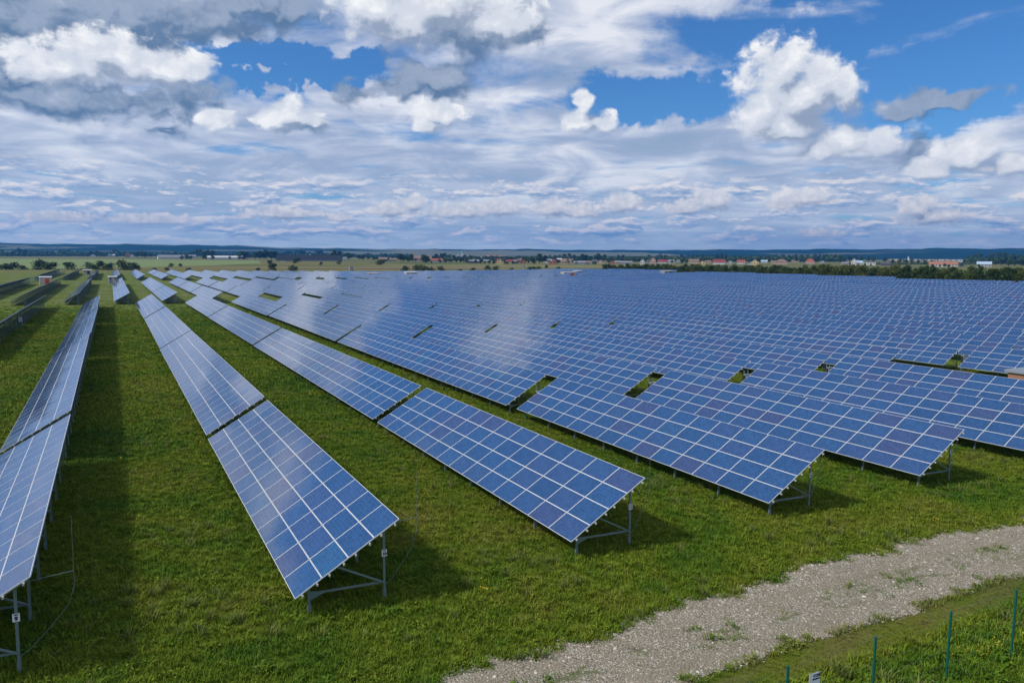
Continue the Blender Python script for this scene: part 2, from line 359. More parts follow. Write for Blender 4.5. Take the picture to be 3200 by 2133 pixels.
def ground_mat():
    m, t, b = material('meadow_ground')
    pos = t.n.new('ShaderNodeNewGeometry').outputs['Position']
    c = grass_colour(t, pos)
    px, py, pz = t.xyz(pos)
    fine = t.noise(t.v('MULTIPLY', pos, (1, 1, 0)), 9.0, 6, .7)
    c = t.v('SCALE', c, scale=t.mr(fine, .3, .7, .6, 1.1))
    # paler dry growth between the far rows
    dry = t.m('MULTIPLY', t.mr(py, 150, 230), t.mr(t.noise(t.v('MULTIPLY', pos, (1, .5, 0)), .22, 6, .75), .44, .60))
    c = t.mix(t.m('MULTIPLY', dry, .7), c, (.17, .17, .09))
    # rough pasture beyond the field
    far = t.mr(py, 520, 640)
    pn = t.noise(t.v('MULTIPLY', pos, (.25, 1, 0)), .012, 6, .6)
    past = t.ramp(pn, [(.35, (.055, .085, .02)), (.48, (.12, .13, .03)), (.56, (.18, .145, .05)), (.66, (.10, .125, .03))])
    c = t.mix(far, c, past)
    t.l.new(c, b.inputs['Base Color']); b.inputs['Roughness'].default_value = .95; b.inputs['Specular IOR Level'].default_value = .15
    bp = t.n.new('ShaderNodeBump'); bp.inputs['Strength'].default_value = .8; bp.inputs['Distance'].default_value = .12
    t.l.new(fine, bp.inputs['Height']); t.l.new(bp.outputs[0], b.inputs['Normal'])
    return m
M['ground'] = ground_mat()
def build_ground():
    xs = axis(-8900, 13900, -160, 380, 9.0); ys = axis(-8100, 11100, -40, 620, 9.0)
    nx = len(xs); v = [(x, y, terr(x, y)) for y in ys for x in xs]
    f = [(j*nx+i, j*nx+i+1, (j+1)*nx+i+1, (j+1)*nx+i) for j in range(len(ys)-1) for i in range(nx-1)]
    b = MB(); b.add(v, f); tag(b.build('ground', M['ground'], smooth=True), kind='structure')
build_ground()

def ring_sheet(name, pts, z, mat, sub=1):
    """flat sheet with a polygon outline"""
    b = MB(); b.add([(x, y, z) for x, y in pts], [tuple(range(len(pts)))])
    return tag(b.build(name, mat), kind='structure')
M['crop'] = plain('green_crop', (.15, .20, .04), .9, vary=.22, scale=.02)
M['stubble'] = plain('stubble_field', (.20, .17, .085), .9, vary=.2, scale=.02)
M['brownfield'] = plain('brown_meadow', (.17, .125, .05), .9, vary=.3, scale=.03)
M['olivefield'] = plain('olive_meadow', (.15, .145, .03), .9, vary=.3, scale=.02)
ring_sheet('green_field', [(-600, 2150), (60, 1850), (260, 1560), (190, 1130), (110, 955), (10, 800), (-70, 740), (-300, 700), (-900, 900), (-1500, 1800)], ZB+.12, M['crop'])
ring_sheet('dry_field', [(55, 815), (150, 830), (420, 800), (330, 690), (120, 745)], ZB+.10, M['brownfield'])
ring_sheet('meadow_field', [(330, 1010), (560, 960), (720, 880), (560, 700), (420, 810), (260, 905)], ZB+.10, M['olivefield'])
ring_sheet('stubble_strip', [(395, 800), (520, 770), (500, 745), (380, 775)], ZB+.16, M['stubble'])

# ------------------------------------------------------------------ hills on the horizon
def hill_mat():
    m, t, b = material('wooded_hills')
    pos = t.n.new('ShaderNodeNewGeometry').outputs['Position']
    n = t.noise(t.v('MULTIPLY', pos, (1, 1, 6)), .00065, 6, .62, .5)
    n2 = t.noise(t.v('MULTIPLY', pos, (1, 1, 3)), .004, 5, .65)
    c = t.mix(n2, (.006, .022, .026), (.020, .046, .036))
    c = t.mix(t.mr(n, .50, .56), c, t.mix(n2, (.07, .11, .06), (.24, .20, .14)))
    t.l.new(c, b.inputs['Base Color']); b.inputs['Roughness'].default_value = 1; b.inputs['Specular IOR Level'].default_value = 0
    return m
M['hills'] = hill_mat()
def build_hills(name, r0, r1, prof, seed, mat):
    az = np.arange(-50, 105, .5); nr = 26; rg = np.random.default_rng(seed)
    ph = rg.uniform(0, 6.28, 8); v = []; f = []
    for i, a in enumerate(az):
        H = np.interp(a, [q[0] for q in prof], [q[1] for q in prof])
        for j in range(nr):
            u = j/(nr-1); r = r0+(r1-r0)*u
            h = H*(smooth(0, .75, u))*(1-.25*smooth(.8, 1, u))
            wob = sum(math.sin(a*.9*(k+1)+ph[k]+u*5*(k % 3))*.035/(k*.6+1) for k in range(6))
            h = h*(1+wob*(u > .05)) - 6*(1-smooth(0, .1, u))
            v.append((math.sin(R_(a))*r, math.cos(R_(a))*r, ZB+h))
    for i in range(len(az)-1):
        for j in range(nr-1): f.append((i*nr+j, i*nr+j+1, (i+1)*nr+j+1, (i+1)*nr+j))
    b = MB(); b.add(v, f); return tag(b.build(name, mat, smooth=True), kind='structure')
HPROF = [(-50, 70), (-6, 80), (0, 84), (5, 88), (8.5, 80), (11, 70), (17, 64), (23, 64), (29, 70), (36, 66), (42, 74), (50, 80), (61, 92), (105, 90)]
build_hills('hills', 4200, 8200, HPROF, 3, M['hills'])
build_hills('distant_mountain', 8900, 10600, [(-50, 15), (-6, 40), (-4.5, 75), (-2.5, 122), (-1, 100), (2, 40), (105, 40)], 5, M['hills'])

# ------------------------------------------------------------------ solar tables
TILT = R_(30.47); WS = 3.943; LM, GL = 1.650, .020; HM, GH = .9783, .010
ZLOW = .788; CU, SU = math.cos(TILT), math.sin(TILT)
def SL(x, y, u=0, n=0):   # y along the row, x up the slope from the low edge, n out of the plane
    return Vector((x*CU-n*SU, y, ZLOW+x*SU+n*CU))
def uv_quads(me, sel, cells=(10, 6)):
    uvl = me.uv_layers.new(name='UVMap')
    for p in me.polygons:
        for k, li in enumerate(p.loop_indices):
            c = ((0, 0), (1, 0), (1, 1), (0, 1))[k % 4] if p.index in sel else (.5, .5)
            uvl.data[li].uv = (c[0]*cells[0], c[1]*cells[1])
def module_geo(b, x0, y0, detail, att, jit=0.0):
    """one framed panel; returns index of its glass face"""
    x1, y1 = x0+HM, y0+LM; th = .038; fw = .015
    j = [rng.uniform(-jit, jit) for _ in range(4)]
    if detail:
        vs = [SL(x, y, n=n) for n in (-th, 0) for (x, y) in ((x0, y0), (x0, y1), (x1, y1), (x1, y0))]
        b.add(vs, [(0, 1, 5, 4)[::-1], (1, 2, 6, 5)[::-1], (2, 3, 7, 6)[::-1], (3, 0, 4, 7)[::-1]], 0, att)
        b.add([SL(x, y, n=-th+.01) for x, y in ((x0, y0), (x0, y1), (x1, y1), (x1, y0))], [(0, 1, 2, 3)], 2, att)
        o = [(x0, y0), (x0, y1), (x1, y1), (x1, y0)]; i = [(x0+fw, y0+fw), (x0+fw, y1-fw), (x1-fw, y1-fw), (x1-fw, y0+fw)]
        b.add([SL(*q) for q in o]+[SL(*q) for q in i], [(0, 1, 5, 4)[::-1], (1, 2, 6, 5)[::-1], (2, 3, 7, 6)[::-1], (3, 0, 4, 7)[::-1]], 0, att)
        b.add([SL(q[0], q[1], n=-.003+j[k]) for k, q in enumerate(i)], [(0, 1, 2, 3)[::-1]], 1, att)
    else:
        fw = .011; i = [(x0+fw, y0+fw), (x0+fw, y1-fw), (x1-fw, y1-fw), (x1-fw, y0+fw)]
        b.add([SL(q[0], q[1], n=.004+j[k]) for k, q in enumerate(i)], [(0, 1, 2, 3)[::-1]], 1, att)
    return len(b.f)-1
PM = [M['alu'], M['cells'], M['backsheet']]
def array_mesh(cols, c0=0, name='solar_modules'):
    b = MB(); sel = set()
    L = cols*(LM+GL)-GL; y0 = c0*(LM+GL)
    # frames: rails between the panels, glass just above
    for i in range(4):
        x0 = i*(HM+GH); vs = [SL(x, y, n=n) for n in (-.038, 0) for (x, y) in ((x0, y0), (x0, y0+L), (x0+HM, y0+L), (x0+HM, y0))]
        b.add(vs, [(4, 7, 6, 5)], 0, .01)
        b.add(vs, [(0, 1, 2, 3)], 2, .01)
        b.add(vs, [(0, 4, 5, 1), (1, 5, 6, 2), (2, 6, 7, 3), (3, 7, 4, 0)], 0, .01)
        for c in range(cols): sel.add(module_geo(b, x0, y0+c*(LM+GL), False, rng.uniform(.01, .99), .0012))
    me = b.mesh(name, PM); uv_glass(me, sel); return me
def uv_glass(me, sel):
    uvl = me.uv_layers.new(name='UVMap')
    UV = ((0, 6), (10, 6), (10, 0), (0, 0))   # order after reversal: (x1,y0) (x1,y1) (x0,y1) (x0,y0)
    for p in me.polygons:
        for k, li in enumerate(p.loop_indices): uvl.data[li].uv = UV[k % 4] if p.index in sel else (.5, .5)
def module_mesh():
    out = []
    for k in range(6):
        b = MB(); i = module_geo(b, 0, 0, True, .01+k*.16, .0012)
        for q in range(len(b.v)): b.v[q] = tuple(Vector(b.v[q])-Vector((0, 0, ZLOW)))
        me = b.mesh('solar_module', PM); uv_glass(me, {i}); out.append(me)
    return out
MODS = module_mesh()
def frame_parts(y):
    """posts, tie beam, brace and rafter of one support frame standing at y"""
    f = MB(); f.bar((.52, y, -.5), (.52, y, ZLOW+.52*math.tan(TILT)-.17), .075, .055, up=(0, 1, 0)); f.bar((.52, y, -.5), (.52, y, .32), .10, .08, up=(0, 1, 0))
    r = MB(); r.bar((3.0, y, -.5), (3.0, y, ZLOW+3.0*math.tan(TILT)-.17), .075, .055, up=(0, 1, 0)); r.bar((3.0, y, -.5), (3.0, y, .30), .10, .08, up=(0, 1, 0))
    t = MB(); t.bar((.50, y+.06, .64), (3.02, y+.06, .54), .05, .06)
    t.add([(.56, y+.03, .42), (.56, y+.03, .72), (.98, y+.03, .66), (.98, y+.03, .58), (.56, y+.036, .42), (.56, y+.036, .72), (.98, y+.036, .66), (.98, y+.036, .58)],
          [(0, 1, 2, 3), (7, 6, 5, 4), (0, 3, 7, 4), (1, 5, 6, 2), (0, 4, 5, 1), (3, 2, 6, 7)])
    b = MB(); b.bar((3.0, y-.05, .56), (1.35, y-.05, ZLOW+1.35*math.tan(TILT)-.15), .045, .05)
    a = MB(); p = SL(.30, y, n=-.14); q = SL(3.72, y, n=-.14); a.bar(p, q, .05, .08)
    return dict(front_post=f, rear_post=r, tie_beam=t, brace=b, rafter=a)
PUR = [.22+.9883*i+d for i in range(4) for d in (0.0, .54)]
def purlin_mb(x, L, over): b = MB(); b.bar(SL(x, -.10, n=-.072), SL(x, L+over, n=-.072), .045, .065); return b
def frame_ys(L): n = 8 if L < 30 else 15; return [.41+(L-.82)*k/(n-1) for k in range(n)]
L14, L28 = 14*(LM+GL)-GL, 28*(LM+GL)-GL
def merged(mbs):
    o = MB()
    for q in mbs: o.add(q.v, q.f, q.mi[0] if q.mi else 0)
    return o
def substructure_mesh(L):
    mbs = []
    for y in frame_ys(L): mbs += list(frame_parts(y).values())
    mbs += [purlin_mb(x, L, .12) for x in PUR]
    return merged(mbs).mesh('substructure', M['steel'])
CACHE = {}
def cached(key, fn):
    if key not in CACHE: CACHE[key] = fn()
    return CACHE[key]
GRID = Matrix.Identity(4)
def table_thing(cols, detail, label, group, over=.12):
    """detail 0: array + substructure; 1: array of separate modules + frames; 2: every post and beam apart"""
    L = L14 if cols == 14 else L28
    t = thing('solar_table', label, 'solar panels', (0, 0, 0), 0, group)
    if detail == 0:
        link('solar_modules', cached(('arr', cols), lambda: array_mesh(cols)), t)
        link('substructure', cached(('sub', cols), lambda: substructure_mesh(L)), t)
        return t
    nc = min(cols, 25)
    for c in range(nc):
        for i in range(4):
            o = link('solar_module', MODS[rng.integers(0, 6)], t)
            p = SL(i*(HM+GH), c*(LM+GL)); o.location = p
            o.rotation_euler = (rng.normal(0, .0012), rng.normal(0, .0012), 0)
    if cols > nc: tag(link('solar_modules', cached(('tail', cols), lambda: array_mesh(cols-nc, nc)), t), kind='stuff')
    for y in frame_ys(L):
        if detail == 2:
            for nm, mb in frame_parts(y).items(): link(nm, cached((nm, round(y, 2)), lambda: mb.mesh(nm, M['steel'])), t)
        else: link('support_frame', cached(('fr', round(y, 2)), lambda: merged(frame_parts(y).values()).mesh('support_frame', M['steel'])), t)
    for x in PUR: link('purlin', cached(('pu', round(x, 2), cols, over), lambda: purlin_mb(x, L, over).mesh('purlin', M['purlin'])), t)
    return t
def place(t, x, s, L):
    z0 = terr(x+1.7, s); z1 = terr(x+1.7, s+L)
    t.location = (x, s, z0+rng.normal(0, .012)); a = math.atan2(z1-z0, L)
    t.rotation_euler = (a+rng.normal(0, .0008), -rng.normal(0, .005), rng.normal(0, .0012))

X10, DR = 4.528, 10.2213
def rowx(k): return X10+(k-10)*DR
_in = lambda P: None
def pix(P):
    d = Vector(P)-Vector((0, 0, CAM_H)); w = d.dot(_fw)
    if w < .5: return None
    return 1600+2365*d.dot(_r2)/w, 1066.5-2365*d.dot(_u2)/w
def seen(x, s, L, mg=60):
    for f in np.linspace(0, 1, 9):
        for dx, dz in ((0, .8), (3.4, 2.8)):
            q = pix((x+dx, s+L*f, terr(x, s+L*f)+dz))
            if q and -mg < q[0] < 3200+mg and q[1] < 2133+mg*2: return True
    return False
ROWNAME = {9: 'in the row with plate 9', 10: 'in the row with plate 10', 11: 'in the row with plate 11', 12: 'in the row with plate 12', 13: 'in the row with plate 13'}
def rowphrase(k):
    if k in ROWNAME: return ROWNAME[k]
    if k < 9: return 'in the row left of plate 9'
    return 'in '+nth(k-13)+' row right of plate 13'
jobs = []
NEAR = {9: 22.81, 10: 22.79, 11: 23.09, 12: 23.12, 13: 22.96}
for k in range(8, 40):
    a = NEAR.get(k, 23.0); gap = 1.036 if k <= 11 else 1.60
    segs = [('A', 14, a), ('B', 28, a+L14+gap)]
    segs += [('C', 28, a+L14+gap+L28+1.1), ('D', 28, a+L14+gap+2*(L28+1.1))]
    for ci, (nm, cols, s) in enumerate(segs):
        L = L14 if cols == 14 else L28
        lim = {'A': 40, 'B': 40, 'C': 35, 'D': 35}[nm]
        if k > lim or (k == 16 and nm == 'A') or (k == 8 and nm in 'AB'): continue
        x = rowx(k)
        if not seen(x, s, L): continue
        pos = {'A': 'nearest the track', 'B': 'second from the track', 'C': 'third from the track', 'D': 'fourth from the track'}[nm]
        jobs.append((nm, k, cols, x, s, L, ('short' if cols == 14 else 'long')+' solar table '+pos+' '+rowphrase(k)))
for blk, s0, lims in (('middle', 198.1, (36, 37, 38)), ('far', 392.3, (41, 42, 41))):
    for j in range(3):
        s = s0+j*(L28+1.05)
        for k in range(6, 43):
            if k > lims[j]: continue
            x = rowx(k+.58)
            if not seen(x, s, L28): continue
            pos = ('front', 'middle', 'rear')[j]
            jobs.append((blk[0].upper()+str(j), k, 28, x, s, L28, pos+' solar table in '+nth(k-5)+' row from left of the '+blk+' block'))
def dist(j): return math.hypot(j[3]+2-0, j[4]+j[5]*.3)
jobs.sort(key=dist)
protos = {}; stuffb = None; n_ind = 0; stuff_jobs = []
for (nm, k, cols, x, s, L, lab) in jobs:
    grp = 'short solar tables along the track' if cols == 14 else 'long solar tables of the field'
    if n_ind >= 296: stuff_jobs.append((x, s)); continue
    n_ind += 1
    if nm == 'A': det = 2 if k <= 13 else 1
    elif nm == 'B' and k <= 17: det = 1
    else: det = 0
    key = (cols, det, k >= 12 and nm == 'B')
    if det == 0 and key in protos: t = dup(protos[key], lab, grp)
    else:
        t = table_thing(cols, det, lab, grp); protos.setdefault(key, t)
    place(t, x, s, L)
    if nm == 'A' and 9 <= k <= 13: CACHE[('row', k)] = t
print('tables', n_ind, 'stuff', len(stuff_jobs))
if stuff_jobs:
    me = cached(('arr', 28), lambda: array_mesh(28)); b = MB(); sel = set()
    for x, s in stuff_jobs:
        z0 = terr(x+1.7, s); z1 = terr(x+1.7, s+L28); base = len(b.f)
        for p in me.polygons:
            pass
        vs = [(v.co.x+x, v.co.y+s, v.co.z+z0+(z1-z0)*v.co.y/L28) for v in me.vertices]
        o = len(b.v); b.v += vs; r0 = rng.uniform(0, 1)
        at = me.attributes['tint'].data
        for p in me.polygons:
            b.f.append(tuple(o+i for i in p.vertices)); b.mi.append(p.material_index); b.att.append((at[p.index].value+r0) % 1)
            if p.material_index == 1: sel.add(len(b.f)-1)
        for y in frame_ys(L28)[::2]:
            q = MB(); q.bar((3.0, y, -.5), (3.0, y, 2.4), .08); b.add([(a+x, c+s, d+z0) for a, c, d in q.v], q.f, 2, .01)
    m2 = b.mesh('far_solar_tables', PM); uv_glass(m2, sel)
    tag(link('far_solar_tables', m2), 'rearmost solar tables merging into a grey blue sheet at the far edge of the field', 'solar panels', kind='stuff')

# ---- number plates, lightning rods on the rows beside the track
def text_mesh(txt, size, ext=.002):
    cu = bpy.data.curves.new('txt', 'FONT'); cu.body = txt; cu.size = size; cu.extrude = ext; cu.align_x = 'CENTER'; cu.align_y = 'CENTER'; cu.offset = .006*size/.1
    o = bpy.data.objects.new('txt', cu); dg = bpy.context.evaluated_depsgraph_get()
    COL.objects.link(o); dg.update(); me = bpy.data.meshes.new_from_object(o.evaluated_get(dg)); bpy.data.objects.remove(o); return me
def lettering(name, txt, size, loc, rot, parent, mat=None):
    me = text_mesh(txt, size); me.materials.clear(); me.materials.append(mat or M['ink'])
    o = link(name, me, parent); o.location = loc; o.rotation_euler = rot; return o
for k in (9, 10, 11, 12, 13):
    t = CACHE[('row', k)]
    b = MB(); b.box((3.0, .36, 1.57), (.17, .006, .23)); pl = b.build('number_plate', M['white'], t)
    b = MB()
    for c in ((3.0, .358, 2.066, .30, .008), (3.0, .358, 1.654, .30, .008)): pass
    lettering('plate_number', str(k), .145 if k > 9 else .16, (3.0, .354, 1.535), (R_(90), 0, 0), pl)
    lettering('plate_heading', 'РЯД', .05, (3.0, .354, 1.645), (R_(90), R_(-8), 0), pl)
    # lightning rod on a bracket behind the high edge
    b = MB(); y = .9
    b.bar((3.05, y, 2.30), (4.35, y, 2.42), .014); b.tube((4.35, y, 2.0), (4.35, y, 4.0), .007, .004, 6)
    b.build('lightning_rod', M['steel'], t)
    b = MB(); pts = [(4.35, y, 2.0), (4.2, y-.05, 1.5), (3.75, y-.2, 1.0), (3.3, .5, .6), (3.05, .42, .45), (3.04, .42, 0)]
    for p, q in zip(pts, pts[1:]): b.tube(p, q, .007, n=5)
    b.build('earth_cable', M['steel'], t)

# ---- inverter cabinets in the gaps
def cabinet(x, s, lab, big=True):
    z = terr(x, s); t = thing('inverter_cabinet', lab, 'electrical cabinet', (x, s, z), 0, 'inverter cabinets between the tables')
    h = .78
    b = MB(); b.box((0, 0, 1.32), (.56, .26, h)); b.box((0, 0, 1.32+h/2+.015), (.60, .30, .03)); b.build('housing', M['cabinet'], t)
    b = MB(); b.box((0, -.137, 1.32), (.48, .012, h-.08)); b.box((.18, -.15, 1.30), (.02, .02, .12)); b.build('door', M['roofmetal'] if big else M['cabinet'], t)
    b = MB(); b.box((-.34, .02, 1.30), (.10, .20, .70), 0); b.build('heat_sink', M['dark'], t)
    for dx in (-.2, .2):
        b = MB(); b.bar((dx, .16, -.4), (dx, .16, 2.05), .06); b.build('post', M['steel'], t)
for k in range(12, 24):
    if k == 16: continue
    s = NEAR.get(k, 23.0)+L14+.95
    nm = {12: 'behind the short table of the plate 12 row', 13: 'behind the short table of the plate 13 row'}.get(k, 'in the gap of the '+nth(k-13)+' row right of plate 13') if k > 11 else ''
    cabinet(rowx(k)+2.45, s, 'grey inverter cabinet on posts '+nm)
for k in (11,):
    cabinet(rowx(k)+2.6, 23.09+L14+.5, 'grey inverter cabinet in the gap of the plate 11 row')

cabinet(-12.7, 138, 'grey inverter cabinet under the row left of plate 9')
# ------------------------------------------------------------------ substation kiosks
def kiosk(name, lab, x, s, w, d, h, rz, wall, door, roof, side=None, win=False):
    z = terr(x, s) if abs(x) < 400 and s < 620 else ZB
    t = thing(name, lab, 'substation', (x, s, z), rz, 'transformer kiosks of the solar field')
    b = MB(); b.box((0, 0, h/2), (w, d, h)); b.box((0, 0, .05), (w+.2, d+.2, .3)); b.build('wall', wall, t)
    if side: b = MB(); b.box((-w/2-.012, 0, h/2), (.02, d-.04, h-.06)); b.build('side_wall', side, t)
    b = MB()
    b.add([(-w/2-.2, -d/2-.25, h+.02), (w/2+.2, -d/2-.25, h+.02), (w/2+.2, d/2+.25, h+.02), (-w/2-.2, d/2+.25, h+.02),
           (-w/2-.2, -d/2-.25, h+.12), (w/2+.2, -d/2-.25, h+.12), (w/2+.2, d/2+.25, h+.26), (-w/2-.2, d/2+.25, h+.26)],
          [(0, 3, 2, 1), (4, 5, 6, 7), (0, 1, 5, 4), (1, 2, 6, 5), (2, 3, 7, 6), (3, 0, 4, 7)]); b.build('roof', roof, t)
    b = MB(); b.box((w*.12, -d/2-.02, h*.42), (w*.34, .04, h*.8)); dr = b.build('door', door, t)
    b = MB(); b.box((w*.12+w*.13, -d/2-.06, h*.4), (.04, .05, .16)); b.build('handle', M['dark'], dr)
    if win:
        for dx in (-.3, .28): b = MB(); b.box((w*dx, -d/2-.025, h*.74), (w*.22, .04, h*.18)); b.build('vent', M['dark'], t)
    return t
kiosk('substation_kiosk', 'low transformer kiosk with pale sheet roof among the near tables', 74.2, 38.4, 4.4, 1.7, 1.45, 0, M['cream'], M['cream'], M['cabinet'], M['brick_red'], True)
kiosk('substation_kiosk', 'white transformer kiosk with a bright red door', rowx(7.1)+3, 337, 3.9, 3.0, 2.8, R_(6), M['cream'], M['red_door'], M['white'])
kiosk('substation_kiosk', 'pale kiosk with two dark vents beside the front table of the far block', rowx(9.58)+.2, 349, 3.0, 2.6, 2.7, R_(4), M['cabinet'], M['cream'], M['white'], None, True)
kiosk('substation_kiosk', 'small pale kiosk by the bushes at the rear of the field', rowx(8.6)-2.4, 505, 4.2, 3, 2.6, R_(4), M['cream'], M['dark'], M['white'], None, True)
kiosk('substation_kiosk', 'flat pink roofed kiosk sunk between the distant tables', 139, 440, 7, 4, 2.8, R_(2), M['brick_red'], M['cream'], M['cream'], None, True)
kiosk('substation_kiosk', 'pale kiosk with dark openings, right of the pink roofed one', 160, 434, 7, 4, 3.4, R_(2), M['cream'], M['dark'], M['white'], None, True)
kiosk('substation_kiosk', 'long low kiosk with an orange roof edge among the distant tables', 252, 402, 9, 4, 2.8, R_(2), M['cream'], M['red_door'], M['cream'], None, False)
kiosk('substation_kiosk', 'small dark fronted kiosk just right of the orange edged one', 264, 410, 4.5, 4, 3.3, R_(2), M['cabinet'], M['dark'], M['white'], None, True)
kiosk('substation_kiosk', 'flat pale kiosk roof in front of the tree belt', 312, 380, 8, 4, 2.5, R_(2), M['cabinet'], M['dark'], M['cream'], None, False)
t = thing('metal_mast_cabinet', 'tall blue grey metal cabinet standing alone behind the field', 'cabinet', (182, 640, terr(182, 640)))
b = MB(); b.box((0, 0, 2.6), (3.2, 2.4, 3.4)); b.build('housing', M['cabinet'], t)
b = MB()
for dx in (-1.4, 1.4):
    for dy in (-1, 1): b.bar((dx, dy, 0), (dx, dy, .9), .2)
b.build('legs', M['steel'], t); b = MB(); b.box((0, 0, 4.4), (3.6, 2.8, .16)); b.build('roof', M['roofmetal'], t)

# ------------------------------------------------------------------ gravel track
def gravel_mat():
    m, t, b = material('gravel')
    pos = t.n.new('ShaderNodeNewGeometry').outputs['Position']; p = t.v('MULTIPLY', pos, (1, 1, 0))
    st = t.voro(p, 19.0, 'F1', out='Color'); dist = t.voro(p, 19.0, 'F1')
    sx, sy, sz = t.xyz(st)
    stone = t.ramp(sx, [(0, (.14, .125, .09)), (.4, (.27, .245, .185)), (.75, (.43, .40, .32)), (1, (.62, .60, .51))])
    dirt = t.mix(t.noise(p, 1.2, 5, .6), (.19, .155, .105), (.31, .265, .19))
    big = t.noise(p, .45, 5, .6, .4)
    a = t.m('MULTIPLY', t.mr(dist, .62, .40), t.mr(t.m('ADD', sy, t.m('MULTIPLY', big, 1.2)), .50, .85))
    c = t.mix(a, dirt, stone)
    gr = t.noise(t.v('MULTIPLY', pos, (.5, 1.6, 0)), .9, 6, .65, .3)
    py = t.xyz(pos)[1]; mid = t.m('SUBTRACT', 1.0, t.mr(t.m('ABSOLUTE', t.m('SUBTRACT', py, 16.3)), .2, 1.1))
    bands = t.m('SUBTRACT', 1.0, t.mr(t.m('MINIMUM', t.m('ABSOLUTE', t.m('SUBTRACT', py, 15.45)), t.m('ABSOLUTE', t.m('SUBTRACT', py, 17.1))), .15, .55))
    c = t.mix(t.m('MULTIPLY', bands, t.mr(t.noise(t.v('MULTIPLY', pos, (.4, 1, 0)), .7, 4, .6), .42, .6, 0, .75)), c, dirt)
    c = t.mix(t.m('MULTIPLY', t.mr(gr, .52, .62), t.m('MULTIPLY', mid, .7)), c, (.085, .11, .025))
    t.l.new(c, b.inputs['Base Color']); b.inputs['Roughness'].default_value = .9; b.inputs['Specular IOR Level'].default_value = .2
    bp = t.n.new('ShaderNodeBump'); bp.inputs['Strength'].default_value = .9; bp.inputs['Distance'].default_value = .04
    t.l.new(t.m('SUBTRACT', 1.0, dist), bp.inputs['Height']); t.l.new(bp.outputs[0], b.inputs['Normal'])
    return m
M['gravel'] = gravel_mat()
def track_edges(x):
    far = 17.75+.95*smooth(8, 24, x)-.9*smooth(26, 40, x)+.20*math.sin(x*.9)+.13*math.sin(x*2.3+1)+.11*math.sin(x*5.1)+.07*math.sin(x*11.3)
    near = 14.72+.12*math.sin(x*.7+2)+.09*math.sin(x*1.9)+.05*math.sin(x*6.3)
    return near, far
def build_track():
    xs = list(np.arange(-30, 70, .25)); n = 12; v = []; f = []
    for i, x in enumerate(xs):
        a, c = track_edges(x); a += rng.normal(0, .04); c += rng.normal(0, .05)
        for j in range(n+1):
            y = a+(c-a)*j/n; rut = -.03*math.exp(-((y-15.6)/.35)**2)-.03*math.exp(-((y-17.1)/.35)**2)
            edge = min(j, n-j); v.append((x, y, terr(x, y)+.02+.03*min(edge, 2)/2+rut*.6+rng.normal(0, .006)))
    for i in range(len(xs)-1):
        for j in range(n): f.append((i*(n+1)+j, (i+1)*(n+1)+j, (i+1)*(n+1)+j+1, i*(n+1)+j+1))
    b = MB(); b.add(v, f); tag(b.build('gravel_track', M['gravel'], smooth=True), kind='structure')
build_track()

# ------------------------------------------------------------------ scattering with geometry nodes
HID = bpy.data.collections.new('sources')      # never linked to the scene
def scatter(name, pts, scl, rot, protos_, label, cat, mat=None):
    me = bpy.data.meshes.new(name); me.from_pydata([tuple(p) for p in pts], [], [])
    a = me.attributes.new('scl', 'FLOAT', 'POINT'); a.data.foreach_set('value', scl)
    a = me.attributes.new('rot', 'FLOAT', 'POINT'); a.data.foreach_set('value', rot)
    a = me.attributes.new('pick', 'INT', 'POINT'); a.data.foreach_set('value', rng.integers(0, len(protos_), len(pts)).astype(np.int32))
    o = link(name, me); tag(o, label, cat, kind='stuff')
    c = bpy.data.collections.new(name+'_src')
    for p in protos_: c.objects.link(p)
    g = bpy.data.node_groups.new(name+'_gn', 'GeometryNodeTree')
    g.interface.new_socket('Geometry', in_out='INPUT', socket_type='NodeSocketGeometry'); g.interface.new_socket('Geometry', in_out='OUTPUT', socket_type='NodeSocketGeometry')
    N = g.nodes; gi = N.new('NodeGroupInput'); go = N.new('NodeGroupOutput'); ip = N.new('GeometryNodeInstanceOnPoints'); ci = N.new('GeometryNodeCollectionInfo')
    ci.inputs[0].default_value = c; ci.inputs['Separate Children'].default_value = True; ci.inputs['Reset Children'].default_value = True
    def na(nm, dt): q = N.new('GeometryNodeInputNamedAttribute'); q.data_type = dt; q.inputs[0].default_value = nm; return q.outputs[0]
    mp = N.new('GeometryNodeMeshToPoints')
    g.links.new(gi.outputs[0], mp.inputs[0]); g.links.new(mp.outputs[0], ip.inputs['Points']); g.links.new(ci.outputs[0], ip.inputs['Instance']); ip.inputs['Pick Instance'].default_value = True
    g.links.new(na('pick', 'INT'), ip.inputs['Instance Index'])
    cx = N.new('ShaderNodeCombineXYZ'); g.links.new(na('rot', 'FLOAT'), cx.inputs[2]); g.links.new(cx.outputs[0], ip.inputs['Rotation'])
    g.links.new(na('scl', 'FLOAT'), ip.inputs['Scale']); g.links.new(ip.outputs[0], go.inputs[0])
    md = o.modifiers.new('scatter', 'NODES'); md.node_group = g
    return o
def blade_mat():
    m, t, b = material('grass_blades')
    pos = t.n.new('ShaderNodeNewGeometry').outputs['Position']
    c = grass_colour(t, pos)
    isl = t.n.new('ShaderNodeNewGeometry').outputs['Random Per Island']
    c = t.v('SCALE', c, scale=t.m('MULTIPLY_ADD', isl, .45, .85))
    c = t.mix(t.mr(isl, .92, .98), c, (.19, .19, .06))
    t.l.new(c, b.inputs['Base Color']); b.inputs['Roughness'].default_value = .7; b.inputs['Specular IOR Level'].default_value = .12
    b.inputs['Subsurface Weight'].default_value = 0
    return m
M['blade'] = blade_mat()
